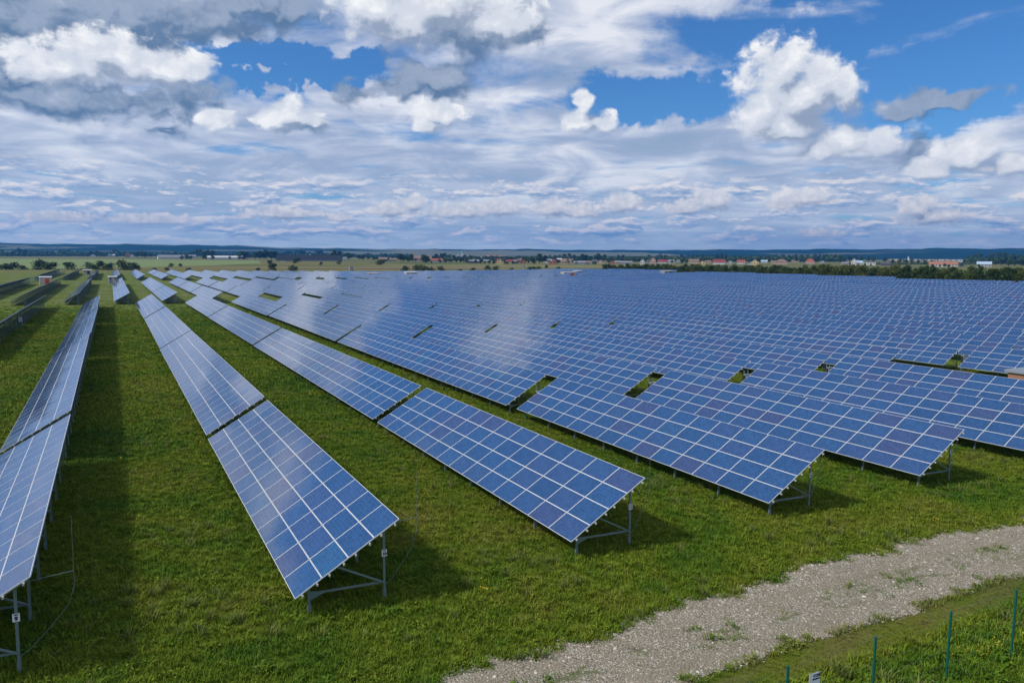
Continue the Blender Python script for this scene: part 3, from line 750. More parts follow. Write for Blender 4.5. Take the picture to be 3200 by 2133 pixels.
def tuft(n, h, r, seed, w=.012, lean=.5):
    rg = np.random.default_rng(seed); b = MB()
    for _ in range(n):
        a = rg.uniform(0, 6.28); d = r*math.sqrt(rg.uniform(0, 1)); x, y = d*math.cos(a), d*math.sin(a)
        hh = h*rg.uniform(.5, 1.1); az = rg.uniform(0, 6.28); ln = rg.uniform(.15, lean)*hh*1.4; ww = w*rg.uniform(.7, 1.5)
        tx, ty = -math.sin(az)*ww, math.cos(az)*ww; lx, ly = math.cos(az)*ln, math.sin(az)*ln
        b.add([(x-tx, y-ty, -.02), (x+tx, y+ty, -.02), (x+lx*.35+tx*.8, y+ly*.35+ty*.8, hh*.6), (x+lx*.35-tx*.8, y+ly*.35-ty*.8, hh*.6), (x+lx, y+ly, hh*.95)],
              [(0, 1, 2, 3), (3, 2, 4)])
    return bpy.data.objects.new('tuft', b.mesh('tuft', M['blade']))
def in_track(x, y):
    a, c = track_edges(x); r = .16*math.sin(x*3.1+y*2)+.12*math.sin(x*7.7+1); return a+.10+r < y < c-.16+r
def pts_grass(n, s0, s1, dens_pow, smin, smax):
    P = []; Sc = []
    while len(P) < n:
        s = s0+(s1-s0)*rng.random()**dens_pow
        lo = -.25*s-9; hi = 2.2*s+14
        x = rng.uniform(lo, min(hi, 80))
        if rng.random() > (min(hi, 80)-lo)/(80+.25*s1+9): continue
        if s1 > 70 and s > 46 and rng.random() < (s-46)/30: continue
        if in_track(x, s) and not (abs(s-16.3) < .6 and rng.random() < .16 and math.sin(x*.9)+math.sin(x*2.1) > 0): continue
        q = pix((x, s, terr(x, s)))
        if not q or q[0] < -600 or q[0] > 4300 or q[1] > 3300: continue
        sc = rng.uniform(smin, smax)
        if s < 14.6: sc *= .42 if s > 13.4 else 1.2
        P.append((x, s, terr(x, s))); Sc.append(sc)
    return P, Sc
def build_grass():
    tufts = [tuft(22, .12, .18, 11+i, .009, .9) for i in range(6)]+[tuft(12, .24, .12, 31+i, .010, .8) for i in range(1)]
    P, Sc = pts_grass(GRASS_N, 6, 76, 1.25, .6, 1.25)
    scatter('grass', P, Sc, list(rng.uniform(0, 6.28, len(P))), tufts, 'uneven green and yellowish meadow grass between and under the tables', 'grass')
    far = [tuft(20, .22, .35, 51+i, .022, .9) for i in range(4)]
    P, Sc = [], []
    while len(P) < FARGRASS_N:
        s = 45+165*rng.random()**1.25
        if rng.random() > min(1, (s-45)/28) or rng.random() > ((214-s)/70)**1.5: continue
        x = rng.uniform(-.16*s-4, .55*s)
        P.append((x, s, terr(x, s))); Sc.append(rng.uniform(.6, 1.2))
    scatter('grass', P, Sc, list(rng.uniform(0, 6.28, len(P))), far, 'rough grass in the aisles between the rows further back', 'grass')
    # broad leaved weeds
    w = []
    for i in range(3):
        rg = np.random.default_rng(80+i); b = MB()
        for _ in range(22):
            a = rg.uniform(0, 6.28); r0 = rg.uniform(.02, .2); l = rg.uniform(.08, .16); z = rg.uniform(.03, .2); ww = l*.35
            c, s_ = math.cos(a), math.sin(a)
            b.add([(c*r0, s_*r0, z*.6), (c*(r0+l*.5)-s_*ww, s_*(r0+l*.5)+c*ww, z), (c*(r0+l), s_*(r0+l), z*.8), (c*(r0+l*.5)+s_*ww, s_*(r0+l*.5)-c*ww, z)], [(0, 1, 2, 3)])
        w.append(bpy.data.objects.new('weed', b.mesh('weed', M['blade'])))
    P, Sc = pts_grass(5000, 8, 50, 1.2, .5, 1.1)
    scatter('weeds', P, Sc, list(rng.uniform(0, 6.28, len(P))), w, 'low broad leaved weeds scattered through the meadow grass', 'weeds')
def build_clumps():
    m, t, bs = material('tall_grass'); pos = t.n.new('ShaderNodeNewGeometry').outputs['Position']
    isl = t.n.new('ShaderNodeNewGeometry').outputs['Random Per Island']
    c = t.mix(isl, (.085, .14, .018), (.20, .20, .06)); t.l.new(c, bs.inputs['Base Color']); bs.inputs['Roughness'].default_value = .7; bs.inputs['Specular IOR Level'].default_value = .1
    pr = []
    for i in range(4):
        o = tuft(34, .34, .13, 140+i, .009, .9); o.data.materials[0] = m; pr.append(o)
    P, Sc = pts_grass(5200, 8, 70, 1.2, .5, 1.25); Q = []; S2 = []
    for p, q in zip(P, Sc):
        f = math.sin(p[0]*.55+1.3*math.sin(p[1]*.3))+math.sin(p[1]*.8+2*math.sin(p[0]*.21))
        if f > .7 or rng.random() < .10: Q.append(p); S2.append(q)
    scatter('tall_grass', Q, S2, list(rng.uniform(0, 6.28, len(Q))), pr, 'taller paler grass clumps scattered across the meadow', 'grass')
    m2 = plain('yellow_petals', (.75, .55, .03), .6); fl = []
    for i in range(2):
        b = MB(); rg = np.random.default_rng(i)
        for _ in range(5):
            x, y, z = rg.uniform(-.12, .12), rg.uniform(-.12, .12), rg.uniform(.15, .3); b.add([(x-.018, y-.018, z), (x+.018, y-.018, z), (x+.018, y+.018, z+.01), (x-.018, y+.018, z)], [(0, 1, 2, 3)])
            b.tube((x, y, 0), (x, y, z), .002, n=3)
        fl.append(bpy.data.objects.new('flower', b.mesh('flower', m2)))
    P, Sc = pts_grass(70, 8, 60, 1.4, .6, 1.2)
    for k in range(10): x = 22.5+rng.normal(0, .9); y = 12.0+rng.normal(0, .25); P.append((x, y, terr(x, y))); Sc.append(1.0)
    scatter('wildflowers', P, Sc, list(rng.uniform(0, 6.28, len(P))), fl, 'small yellow wildflowers dotted in the grass', 'flowers')
build_clumps()
GRASS_N = 185000; FARGRASS_N = 45000
build_grass()
def build_stones():
    m, t, b = material('stones')
    r = t.n.new('ShaderNodeObjectInfo').outputs['Random']
    c = t.ramp(r, [(0, (.15, .12, .09)), (.35, (.30, .255, .19)), (.75, (.44, .39, .31)), (1, (.66, .62, .53))])
    t.l.new(c, b.inputs['Base Color']); b.inputs['Roughness'].default_value = .85
    pr = []
    for i in range(6):
        bm = bmesh.new(); bmesh.ops.create_icosphere(bm, subdivisions=1, radius=1); rg = np.random.default_rng(i+5)
        for v in bm.verts: v.co *= rg.uniform(.75, 1.15)
        bmesh.ops.scale(bm, vec=(1, rg.uniform(.6, .85), rg.uniform(.35, .6)), verts=bm.verts)
        me = bpy.data.meshes.new('stone'); bm.to_mesh(me); bm.free(); me.materials.append(m); pr.append(bpy.data.objects.new('stone', me))
    P = []; Sc = []
    while len(P) < 46000:
        x = rng.uniform(2, 48); a, c = track_edges(x); u = rng.random(); y = a-.15+(c-a+.35)*u
        # looser stones thrown towards the far edge and between the ruts
        k = .35+.5*smooth(.55, .95, u)+.25*math.exp(-((u-.35)/.15)**2)
        if rng.random() > k: continue
        P.append((x, y, terr(x, y)+.035)); Sc.append(min(.011*math.exp(abs(rng.normal(0, .66))), .095))
    scatter('track_stones', P, Sc, list(rng.uniform(0, 6.28, len(P))), pr, 'loose pale stones strewn over the gravel track', 'stones')
build_stones()

# ------------------------------------------------------------------ green fence with warning sign
def build_fence():
    x0, y = 13.33-3.05*3, 11.55
    t = thing('wire_fence', 'green post and wire fence below the gravel track', 'fence', (0, 0, 0))
    for i in range(9):
        x = x0+3.05*i; z = terr(x, y); b = MB(); b.tube((x, y, z-.3), (x, y, z+2.0), .034, n=10); b.tube((x, y, z+2.0), (x, y, z+2.03), .030, .022, n=10)
        b.build('fence_post', M['greenpost'], t)
    b = MB(); z = terr(15, y)
    for h in (.1, .5, .9, 1.3, 1.7, 1.95): b.tube((x0, y, z+h), (x0+24.4, y, z+h), .0028, n=4)
    b.build('wire', M['greenpost'], t)
    s = thing('warning_sign', 'white warning sign hung on the green wire fence', 'sign', (14.22, y-.02, terr(14.22, y)+1.42), R_(-4))
    b = MB(); b.box((0, 0, 0), (.34, .006, .42)); b.build('board', M['white'], s)
    lettering('sign_text', 'СТІЙ', .085, (.06, -.006, .13), (R_(90), 0, 0), s); lettering('sign_text', 'НАПРУГА', .05, (.05, -.006, .05), (R_(90), 0, 0), s)
    b = MB(); b.add([(-.13, -.006, -.17), (.03, -.006, -.17), (-.05, -.006, -.03), (-.13, -.008, -.17), (.03, -.008, -.17), (-.05, -.008, -.03)], [(3, 4, 5), (0, 2, 1), (0, 1, 4, 3), (1, 2, 5, 4), (2, 0, 3, 5)])
    b.build('warning_triangle', M['yellow'], s)
M['yellow'] = plain('yellow_paint', (.75, .50, .03), .5)
build_fence()
# perimeter fence at the far left
t = thing('perimeter_fence', 'long grey mesh fence running behind the rows at the left edge', 'fence', (0, 0, 0))
fa, fb = (-32, 262), (-24, 520)
for i in range(66):
    u = i/65; x = fa[0]+(fb[0]-fa[0])*u; y = fa[1]+(fb[1]-fa[1])*u; b = MB(); b.bar((x, y, terr(x, y)-.2), (x, y, terr(x, y)+2.0), .09); b.build('fence_post', M['steel'], t)
b = MB()
for i in range(65):
    u0, u1 = i/65, (i+1)/65; p = [(fa[0]+(fb[0]-fa[0])*u, fa[1]+(fb[1]-fa[1])*u) for u in (u0, u1)]
    for h in np.arange(.15, 2.0, .16): b.bar((p[0][0], p[0][1], terr(*p[0])+h), (p[1][0], p[1][1], terr(*p[1])+h), .035)
b.build('mesh_panel', M['steel'], t)

# ------------------------------------------------------------------ trees and bushes
def crown_mb(h, r, seed, n, trunk=.25, lobes=9, leaf=.35, flat=1.0):
    rg = np.random.default_rng(seed); b = MB(); cs = []
    z0 = h*trunk
    for i in range(lobes):
        a = rg.uniform(0, 6.28); zz = rg.uniform(0, 1)
        rad = r*(.75-.45*abs(zz-.4)*1.3)*rg.uniform(.2, .9)
        zf = (.15+.72*zz) if trunk > .15 else (.12+.66*zz)
        cs.append((Vector((math.cos(a)*rad, math.sin(a)*rad, z0+(h-z0)*zf)), r*rg.uniform(.32, .55)*(1.15-.5*zz)*(1.0 if trunk > .15 else 1.15)))
    for i in range(n):
        c, q = cs[i % lobes]
        d = Vector(rg.normal(0, 1, 3)); d.normalize(); p = c+Vector((d.x*q, d.y*q, d.z*q*.85*flat))*rg.uniform(.55, 1.08)
        if p.z < z0*.6: p.z = z0*.6+rg.uniform(0, .3)
        nrm = (d*.8+Vector(rg.normal(0, .6, 3))).normalized(); u = nrm.cross(Vector((.3, .2, 1))).normalized(); w = nrm.cross(u)
        s1, s2 = leaf*rg.uniform(.6, 1.4), leaf*rg.uniform(.4, 1.0)
        b.add([p-u*s1*.5, p+w*s2*.5, p+u*s1*.5, p-w*s2*.5], [(0, 1, 2, 3)])
    return b, cs
def trunk_mb(h, r, seed, cs, tr):
    rg = np.random.default_rng(seed); b = MB(); pts = [Vector((0, 0, -.3))]
    for k in range(1, 5): pts.append(Vector((rg.normal(0, r*.05), rg.normal(0, r*.05), h*.85*k/4)))
    for k in range(4): b.tube(pts[k], pts[k+1], tr*(1-.2*k), tr*(1-.2*(k+1)), 7)
    for c, q in cs[:6]:
        k = min(int(c.z/(h*.85)*4*.6)+1, 3); b.tube(pts[k], c, tr*.4, tr*.12, 5)
    return b
TREES = {}
def make_tree(kind, i):
    key = (kind, i)
    if key in TREES: return TREES[key]
    h, r, n, tr, lobes, leaf, mat = {'belt': (6.0, 2.9, 1300, .12, 11, .42, 'leafdark'), 'belt2': (5.2, 2.7, 1200, .12, 9, .38, 'leafolive'), 'village': (11, 4.6, 900, .35, 13, .95, 'leaf'),
        'villdark': (12, 4.8, 900, .35, 14, .95, 'leafdark'), 'bush': (3.0, 2.3, 700, .03, 9, .34, 'leafdark'), 'bushpale': (3.2, 2.2, 700, .03, 8, .34, 'leafolive'), 'poplar': (14, 2.4, 800, .25, 12, .8, 'leafdark')}[kind]
    cb, cs = crown_mb(h, r, 100+i*7+len(kind), n, .02 if 'bush' in kind else (.06 if 'belt' in kind else .18), lobes, leaf)
    a = cb.mesh('crown', M[mat]); b = trunk_mb(h, r, 9+i, cs, tr).mesh('trunk', M['bark'])
    TREES[key] = (a, b, h); return TREES[key]
def tree(kind, x, y, h, lab, grp, z=None, wid=1.0, name=None, cat='tree'):
    i = int(rng.integers(0, 5)); a, b, hh = make_tree(kind, i)
    nm = name or ('bush' if 'bush' in kind else 'broadleaf_tree')
    t = thing(nm, lab, cat, (x, y, terr(x, y) if z is None else z), rng.uniform(0, 6.28), grp)
    k = h/hh; t.scale = (k*wid, k*wid, k); link('trunk', b, t); link('crown', a, t); return t
# belt of young trees along the right side of the field
belt = [(262, 118), (268, 142), (275, 170), (281, 216), (288, 262), (305, 292), (325, 361), (340, 427), (350, 470), (352, 520)]
acc = 0; n_belt = 0
for (p, q) in zip(belt, belt[1:]):
    L = math.hypot(q[0]-p[0], q[1]-p[1]); k = 0.0
    while k < L:
        u = k/L; x = p[0]+(q[0]-p[0])*u; y = p[1]+(q[1]-p[1])*u; k += 4.4
        for row in range(2):
            xx = x+8+row*5+rng.uniform(-1.5, 1.5); yy = y+row*2.6+rng.uniform(-1.2, 1.2); n_belt += 1
            tree('belt' if rng.random() < .65 else 'belt2', xx, yy, rng.uniform(5.4, 8.0)*(1.05 if y < 260 else .92), 'young leafy tree in the dense belt along the right of the solar field', 'young trees in the belt beside the field', wid=.95, name='young_tree')
print('belt', n_belt)
def at(px, py, z=ZB):
    d = _fw+_r2*((px-1600)/2365)-_u2*((py-1066.5)/2365); k = (z-CAM_H)/d.z; return d.x*k, d.y*k, d.length*k
# bushes: px, base py, height m, label
BUSH = [(20, 868, 5.5, 'dark bush cluster at the left edge behind the perimeter fence', 'bush', 1.6), (45, 862, 6, 'second dark bush from the left edge behind the fence', 'bush', 1.5), (75, 858, 4, 'low bush between the left cluster and the tall pointed bush', 'bush', 1.2),
 (118, 850, 9, 'tallest bush left of the rows, with a ragged pointed top', 'bush', .8), (140, 851, 7, 'broad dark bush just right of the pointed one', 'bush', 1.1), (163, 852, 6.5, 'rounded dark bush left of the rear rows', 'bush', 1.2), (213, 848, 6.5, 'isolated rounded bush above the third rear row', 'bush', 1.3),
 (282, 846, 6.5, 'dark bush above the small pale kiosk', 'bush', 1.2), (318, 846, 8, 'large dark bush between two rear tables', 'bush', 1.0), (340, 847, 6.5, 'low broad bush right of the large dark one', 'bush', 1.3), (378, 845, 10, 'loose pale green small tree among the rear bushes', 'bushpale', .8),
 (403, 848, 7, 'dark bush under the pale green tree, to its right', 'bush', 1.2), (425, 848, 6.5, 'rounded bush at the right of the rear bushes', 'bush', 1.2), (482, 845, 4, 'low bush behind the rear table tops', 'bush', 1.5), (520, 847, 4.5, 'small bush in the brown strip', 'bush', 1.5), (590, 846, 4.5, 'wide low bush in the brown strip', 'bush', 1.5),
 (535, 834, 6, 'small dark bush alone on the brown field', 'bush', 1), (565, 832, 5, 'smaller bush right of the lone dark one', 'bush', 1.1),
 (805, 848, 6, 'small dark bush peeping over the array', 'bush', 1.2), (855, 850, 13, 'big dark round bush standing over the array', 'bush', .95), (918, 849, 11, 'wide dark bush right of the big round one', 'bush', 1.1),
 (845, 827, 7, 'bush in the meadow before the factory', 'bush', 1.2), (930, 823, 9, 'dark bush in front of the factory', 'bush', 1.2), (1003, 829, 5.5, 'tiny round bush in the meadow', 'bush', 1), (1060, 826, 7, 'pale meadow bush right of the factory', 'bushpale', 1),
 (1192, 828, 9, 'wide bush group in the meadow', 'bushpale', 1.8), (1265, 850, 11, 'dark bush left of the pale meadow strip', 'bush', 1.0), (1300, 846, 12, 'tall olive bush at the array edge', 'bushpale', 1.0), (1322, 848, 13, 'tallest olive bush at the array edge', 'bushpale', 1.0), (1345, 849, 9, 'dark bush right of the tallest olive one', 'bush', 1.1), (1378, 849, 10, 'broad bush ending the olive group', 'bushpale', 1.2),
 (1440, 845, 4, 'low bush strip past the olive group', 'bush', 2), (1480, 845, 6, 'low bush left of the twin dark bushes', 'bush', 1.4), (1522, 846, 10.5, 'left of the twin dark bushes at the array edge', 'bush', 1.0), (1548, 846, 10, 'right of the twin dark bushes at the array edge', 'bush', 1.0), (1600, 844, 4.5, 'small bush right of the twins', 'bush', 1.4),
 (1655, 844, 7, 'first of three little bushes near the array edge', 'bush', 1), (1668, 844, 6.5, 'second of three little bushes near the array edge', 'bush', 1.2), (1684, 844, 7, 'third of three little bushes near the array edge', 'bush', 1), (1708, 838, 6, 'olive bush on the meadow slope', 'bushpale', 1), (1745, 842, 5, 'small bush before the brick house', 'bush', 1.2)]
for px, py, h, lab, kind, wid in BUSH:
    x, y, d = at(px, min(py, 846)); d = min(d, 1e9)
    tree(kind, x, y, h*(3.6 if px < 450 else 2.1)*d/2365, lab, 'bushes around the solar field', z=ZB if y > 760 else terr(x, y)-.2, wid=wid, cat='bush')

# ------------------------------------------------------------------ village houses
WALLC = {'w': (.60, .60, .58), 'g': (.36, .37, .37), 't': (.50, .40, .28), 'b': (.36, .16, .09), 'y': (.62, .48, .24), 'p': (.50, .34, .28), 'd': (.10, .11, .13), 'c': (.58, .54, .47)}
ROOFC = {'r': (.36, .08, .05), 'm': (.28, .035, .04), 'g': (.22, .23, .25), 'w': (.52, .54, .56), 'o': (.36, .15, .09), 'd': (.08, .08, .085), 'b': (.38, .50, .62), 'n': (.22, .15, .11)}
WALL = {k: plain('render_'+k, v, .8, vary=.1, scale=1) for k, v in WALLC.items()}; ROOF = {k: plain('roofing_'+k, v, .7, vary=.15, scale=1) for k, v in ROOFC.items()}
M['window'] = plain('dark_window', (.02, .025, .035), .15)
def house(lab, px, py, wpx, hpx, wall, roof, kind='gable', deep=.7, turn=0.0, name='house'):
    x, y, d = at(px, py); k = d/2365
    w = wpx*k; h = hpx*k; D_ = max(w*deep, 5)
    t = thing(name, lab, 'house' if name == 'house' else 'building', (x, y, ZB), -math.atan2(x, y)+turn, 'village houses beyond the field' if name == 'house' else None)
    hw = h*(.52 if kind in ('gable', 'front', 'hip') else .9)
    b = MB(); b.box((0, D_/2, hw/2), (w, D_, hw))
    if kind == 'front': b.add([(-w/2, 0, hw), (w/2, 0, hw), (0, 0, h), (-w/2, D_, hw), (w/2, D_, hw), (0, D_, h)], [(0, 1, 2), (5, 4, 3)])
    if kind == 'gable': b.add([(-w/2, 0, hw), (-w/2, D_, hw), (-w/2, D_/2, h), (w/2, 0, hw), (w/2, D_, hw), (w/2, D_/2, h)], [(0, 2, 1), (3, 4, 5)])
    b.build('wall', WALL[wall], t)
    b = MB(); e = .5; th = .25
    def slab(q):  # four corners, given thickness
        n = (Vector(q[1])-Vector(q[0])).cross(Vector(q[2])-Vector(q[0])).normalized()*th
        if n.z < 0: n = -n
        lo = [Vector(p)+n*.1 for p in q]; up = [Vector(p)+n for p in q]; m = len(q)
        b.add(lo+up, [tuple(range(m))[::-1], tuple(range(m, 2*m))]+[(i, (i+1) % m, m+(i+1) % m, m+i) for i in range(m)])
    if kind == 'gable':
        slab([(-w/2-e, -e, hw-.2), (w/2+e, -e, hw-.2), (w/2+e, D_/2, h), (-w/2-e, D_/2, h)]); slab([(-w/2-e, D_/2, h), (w/2+e, D_/2, h), (w/2+e, D_+e, hw-.2), (-w/2-e, D_+e, hw-.2)])
    elif kind == 'front':
        slab([(-w/2-e, -e, hw-.3), (0, -e, h), (0, D_+e, h), (-w/2-e, D_+e, hw-.3)]); slab([(0, -e, h), (w/2+e, -e, hw-.3), (w/2+e, D_+e, hw-.3), (0, D_+e, h)])
    elif kind == 'hip':
        a, c = (-w*.18, D_/2, h), (w*.18, D_/2, h); p = [(-w/2-e, -e, hw), (w/2+e, -e, hw), (w/2+e, D_+e, hw), (-w/2-e, D_+e, hw)]
        b.add(p+[a, c], [(0, 1, 5, 4), (1, 2, 5), (2, 3, 4, 5), (3, 0, 4), (3, 2, 1, 0)])
    else: b.box((0, D_/2, h*.95), (w+.4, D_+.4, h*.1))
    rf = b.build('roof', ROOF[roof], t)
    if kind in ('gable', 'front', 'hip') and name == 'house' and rng.random() < .6:
        b = MB(); b.box((w*.2, D_*.45, h*.98), (.7, .7, 1.6)); b.build('chimney', WALL['b'], rf)
    nw = max(2, int(w/4))
    for i in range(nw):
        cx = -w/2+w*(i+.5)/nw; b = MB(); b.box((cx, -.03, hw*.55), (min(1.4, w/nw*.5), .08, min(1.5, hw*.4))); b.build('window', M['window'], t)
    return t
HOUSES = [ # label, px, base py, width, height px, wall, roof, kind
 ('tan house with brown roof at the far left', 7, 797, 18, 11, 't', 'n', 'gable'), ('pale low house, second from the far left', 48, 795, 14, 6, 'w', 'g', 'gable'), ('small white shed beside dark trees at left', 104, 796, 16, 6, 'w', 'w', 'gable'),
 ('white roofed cottage left of the orange one', 184, 798, 16, 7, 'w', 'w', 'gable'), ('low orange brick cottage above the green field', 204, 798, 14, 8, 'p', 'o', 'gable'), ('white cottage right of the orange cottage', 226, 799, 18, 7, 'w', 'g', 'gable'),
 ('reddish cottage half hidden in trees', 270, 800, 12, 8, 't', 'o', 'front'), ('white gabled cottage above the green field', 291, 802, 12, 7, 'w', 't' if False else 'n', 'front'), ('grey roofed house left of the brick building', 320, 799, 16, 7, 'g', 'g', 'gable'),
 ('long pale roofed house in the trees', 345, 801, 22, 6, 'g', 'w', 'gable'), ('white gable house right of the brick building', 413, 803, 12, 8, 'w', 'b', 'front'), ('long white roofed shed left of the big barn', 495, 799, 32, 5, 'w', 'w', 'flat'),
 ('small white house behind the barn', 600, 805, 22, 8, 'g', 'g', 'gable'), ('little white building right of the long white one', 782, 809, 8, 5, 'w', 'w', 'flat'),
 ('white van sized cabin right of the factory', 1078, 813, 10, 10, 'w', 'g', 'gable'), ('brown roofed open barn right of the factory', 1197, 817, 26, 13, 'd', 'n', 'gable'), ('tan low house right of the brown barn', 1228, 817, 22, 10, 't', 'n', 'gable'),
 ('long pale house with a red roof end', 1366, 819, 34, 11, 'c', 'r', 'gable'), ('tan house between trees right of the red roof', 1400, 814, 26, 8, 't', 'n', 'gable'), ('dark grey farmhouse with long roof', 1480, 822, 34, 11, 'd', 'g', 'gable'),
 ('grey house left of the orange roofed villa', 1520, 820, 18, 9, 'g', 'g', 'gable'), ('yellow villa with a steep orange roof', 1559, 825, 26, 15, 'y', 'o', 'front'), ('low house with a wide dark red roof', 1593, 820, 20, 9, 't', 'm', 'gable'),
 ('dark house with dormer beside the red roof', 1612, 824, 14, 8, 'd', 'g', 'front'), ('brick villa with a red roof', 1634, 824, 19, 13, 'b', 'm', 'front'), ('grey cottage behind the poplar', 1665, 818, 16, 9, 'g', 'g', 'front'),
 ('white flat roofed house on the meadow edge', 1712, 822, 26, 13, 'w', 'w', 'flat'), ('unfinished brick house in front of the white one', 1727, 827, 24, 11, 'b', 'n', 'flat'), ('tan house with brown roof right of the brick one', 1764, 826, 18, 14, 't', 'n', 'gable'),
 ('long low grey farm shed', 1812, 826, 38, 10, 'g', 'g', 'gable'), ('grey shed right of the long one', 1838, 826, 20, 10, 'g', 'n', 'gable'), ('dark barn with a steep roof', 1858, 825, 15, 14, 'd', 'd', 'gable'), ('tan gabled house right of the dark barn', 1876, 824, 20, 12, 't', 'n', 'front'),
 ('brick gabled house left of the long grey shed', 1912, 826, 16, 13, 'b', 'n', 'front'), ('tan house with grey roof before the tree belt', 1932, 824, 22, 9, 'p', 'g', 'gable'), ('long grey shed before the tree belt', 1958, 826, 34, 10, 'g', 'g', 'gable'),
 ('white two storey house with grey roof', 2007, 826, 15, 17, 'w', 'g', 'front'), ('dark roofed house right of the white two storey one', 2023, 822, 16, 9, 'g', 'd', 'gable'), ('tall pink gabled house with red roof', 2040, 824, 18, 20, 'p', 'o', 'front'),
 ('wide house with dark red roof', 2069, 823, 26, 11, 'w', 'm', 'gable'), ('white house with grey roof right of the wide red one', 2097, 823, 20, 11, 'w', 'g', 'gable'), ('grey gabled house among trees', 2118, 820, 17, 10, 'g', 'g', 'front'),
 ('large brown roofed farmhouse', 2168, 823, 30, 13, 't', 'n', 'gable'), ('small house with a bright orange roof', 2194, 827, 15, 13, 'y', 'o', 'front'), ('low tan cottage right of the orange roof', 2212, 823, 18, 9, 't', 'n', 'gable'), ('wide white walled house under a dark red roof', 2247, 826, 36, 14, 'w', 'm', 'gable'),
 ('dark gabled house right of the wide white one', 2281, 827, 19, 14, 'g', 'd', 'front'), ('red roofed house with white walls', 2315, 825, 22, 12, 'w', 'r', 'gable'), ('low white shed before the trees', 2342, 829, 12, 5, 'w', 'w', 'flat'), ('white and yellow house with a blue grey roof', 2358, 828, 24, 16, 'y', 'b', 'front'),
 ('small pale blue roofed house', 2388, 821, 18, 8, 'w', 'b', 'gable'), ('tan cottage left of the large brown house', 2418, 824, 16, 9, 't', 'n', 'gable'), ('large brown and pink house with hipped roof', 2442, 826, 34, 15, 'p', 'n', 'hip'), ('small tan house among dark trees', 2485, 820, 20, 7, 't', 'n', 'gable'),
 ('house with a bright red hipped roof', 2531, 824, 25, 14, 'p', 'r', 'hip'), ('grey cottage right of the red hipped roof', 2569, 823, 16, 8, 'g', 'w', 'front'), ('brown cottage beside the white tower house', 2640, 828, 20, 8, 't', 'g', 'gable'),
 ('tall white house with blue grey roof', 2668, 828, 14, 19, 'w', 'b', 'front'), ('white wing joined to the tall white house', 2684, 828, 19, 12, 'w', 'b', 'gable'), ('long building with pale blue roof', 2713, 829, 38, 8, 'w', 'b', 'flat'), ('black roofed barn behind the tree belt', 2768, 830, 26, 9, 'd', 'd', 'gable')]
for (lab, px, py, w_, h_, wl, rf, kd) in HOUSES: house(lab, px, py, w_, h_, wl, rf, kd)
for i in range(60):
    px = rng.uniform(1300, 2640) if i < 48 else rng.uniform(20, 420); py = rng.uniform(812, 820) if i < 48 else rng.uniform(797, 800)
    house('tiny pale house half hidden by trees behind the front houses of the village', px, py, rng.uniform(10, 18), rng.uniform(5, 8), 'wtgctpw'[int(rng.integers(0, 7))], 'gnwnogm'[int(rng.integers(0, 7))], ('gable', 'front')[int(rng.integers(0, 2))])
house('orange brick building above the green field', 399, 804, 12, 12, 'b', 'n', 'flat', name='brick_building')
house('big barn with pale walls and grey roof', 543, 810, 80, 12, 'c', 'g', 'gable', .35, .1, name='barn')
house('long white low building left of the factory', 703, 810, 98, 10, 'w', 'w', 'gable', .3, name='long_building')
f = house('dark grey factory hall', 968, 815, 192, 17, 'd', 'd', 'flat', .4, name='factory_hall')
for px, w_, h_ in ((942, 3, 14), (968, 2.5, 20), (930, 2, 15)):
    x, y, d = at(px, 814); b = MB(); b.box((0, 0, h_*d/2365/2), (w_*d/2365, 1.5, h_*d/2365)); o = b.build('white_pillar', WALL['w'], f)
    o.parent = None; o.location = (x, y-6, ZB); o.parent = f; o.matrix_parent_inverse = (Matrix.Translation(f.location) @ f.rotation_euler.to_matrix().to_4x4()).inverted()
house('wide pale apartment building behind the trees', 1321, 817, 54, 18, 'p', 'c' if False else 'n', 'gable', .4, name='apartment_building')
house('long pink building on the rise behind the village', 1546, 805, 66, 7, 'p', 'o', 'gable', .2, name='long_building')
house('long cream warehouse with an orange roof', 2947, 834, 68, 14, 'c', 'o', 'gable', .35, name='warehouse')
house('dark low workshop right of the cream warehouse', 2995, 831, 30, 7, 'd', 'd', 'flat', name='workshop')
house('small pale tower building on the workshop', 3001, 824, 9, 7, 'w', 'g', 'flat', name='tower_building')
house('grey shed with a pale blue roof at the right', 3075, 834, 33, 14, 'g', 'b', 'gable', .5, name='shed')
# church with green spires, dome church
def spire(lab, px, py, hpx, wall, cap, name):
    x, y, d = at(px, py); k = d/2365; h = hpx*k; t = thing(name, lab, 'church', (x, y, ZB), -math.atan2(x, y))
    b = MB(); b.box((0, 0, h*.28), (h*.42, h*.5, h*.56)); b.build('wall', wall, t)
    b = MB(); b.tube((0, 0, h*.5), (0, 0, h*.72), h*.11, n=10); b.tube((0, 0, h*.72), (0, 0, h*1.0), h*.13, h*.01, 10); b.build('spire', cap, t)
M['copper'] = plain('green_copper', (.16, .40, .30), .5)
spire('church tower with a green spire above the village', 1444, 806, 24, WALL['c'], M['copper'], 'church')
spire('smaller green spire left of the church tower', 1432, 806, 16, WALL['c'], M['copper'], 'chapel')
spire('white domed church in the far town', 2838, 815, 13, WALL['w'], WALL['w'], 'church')
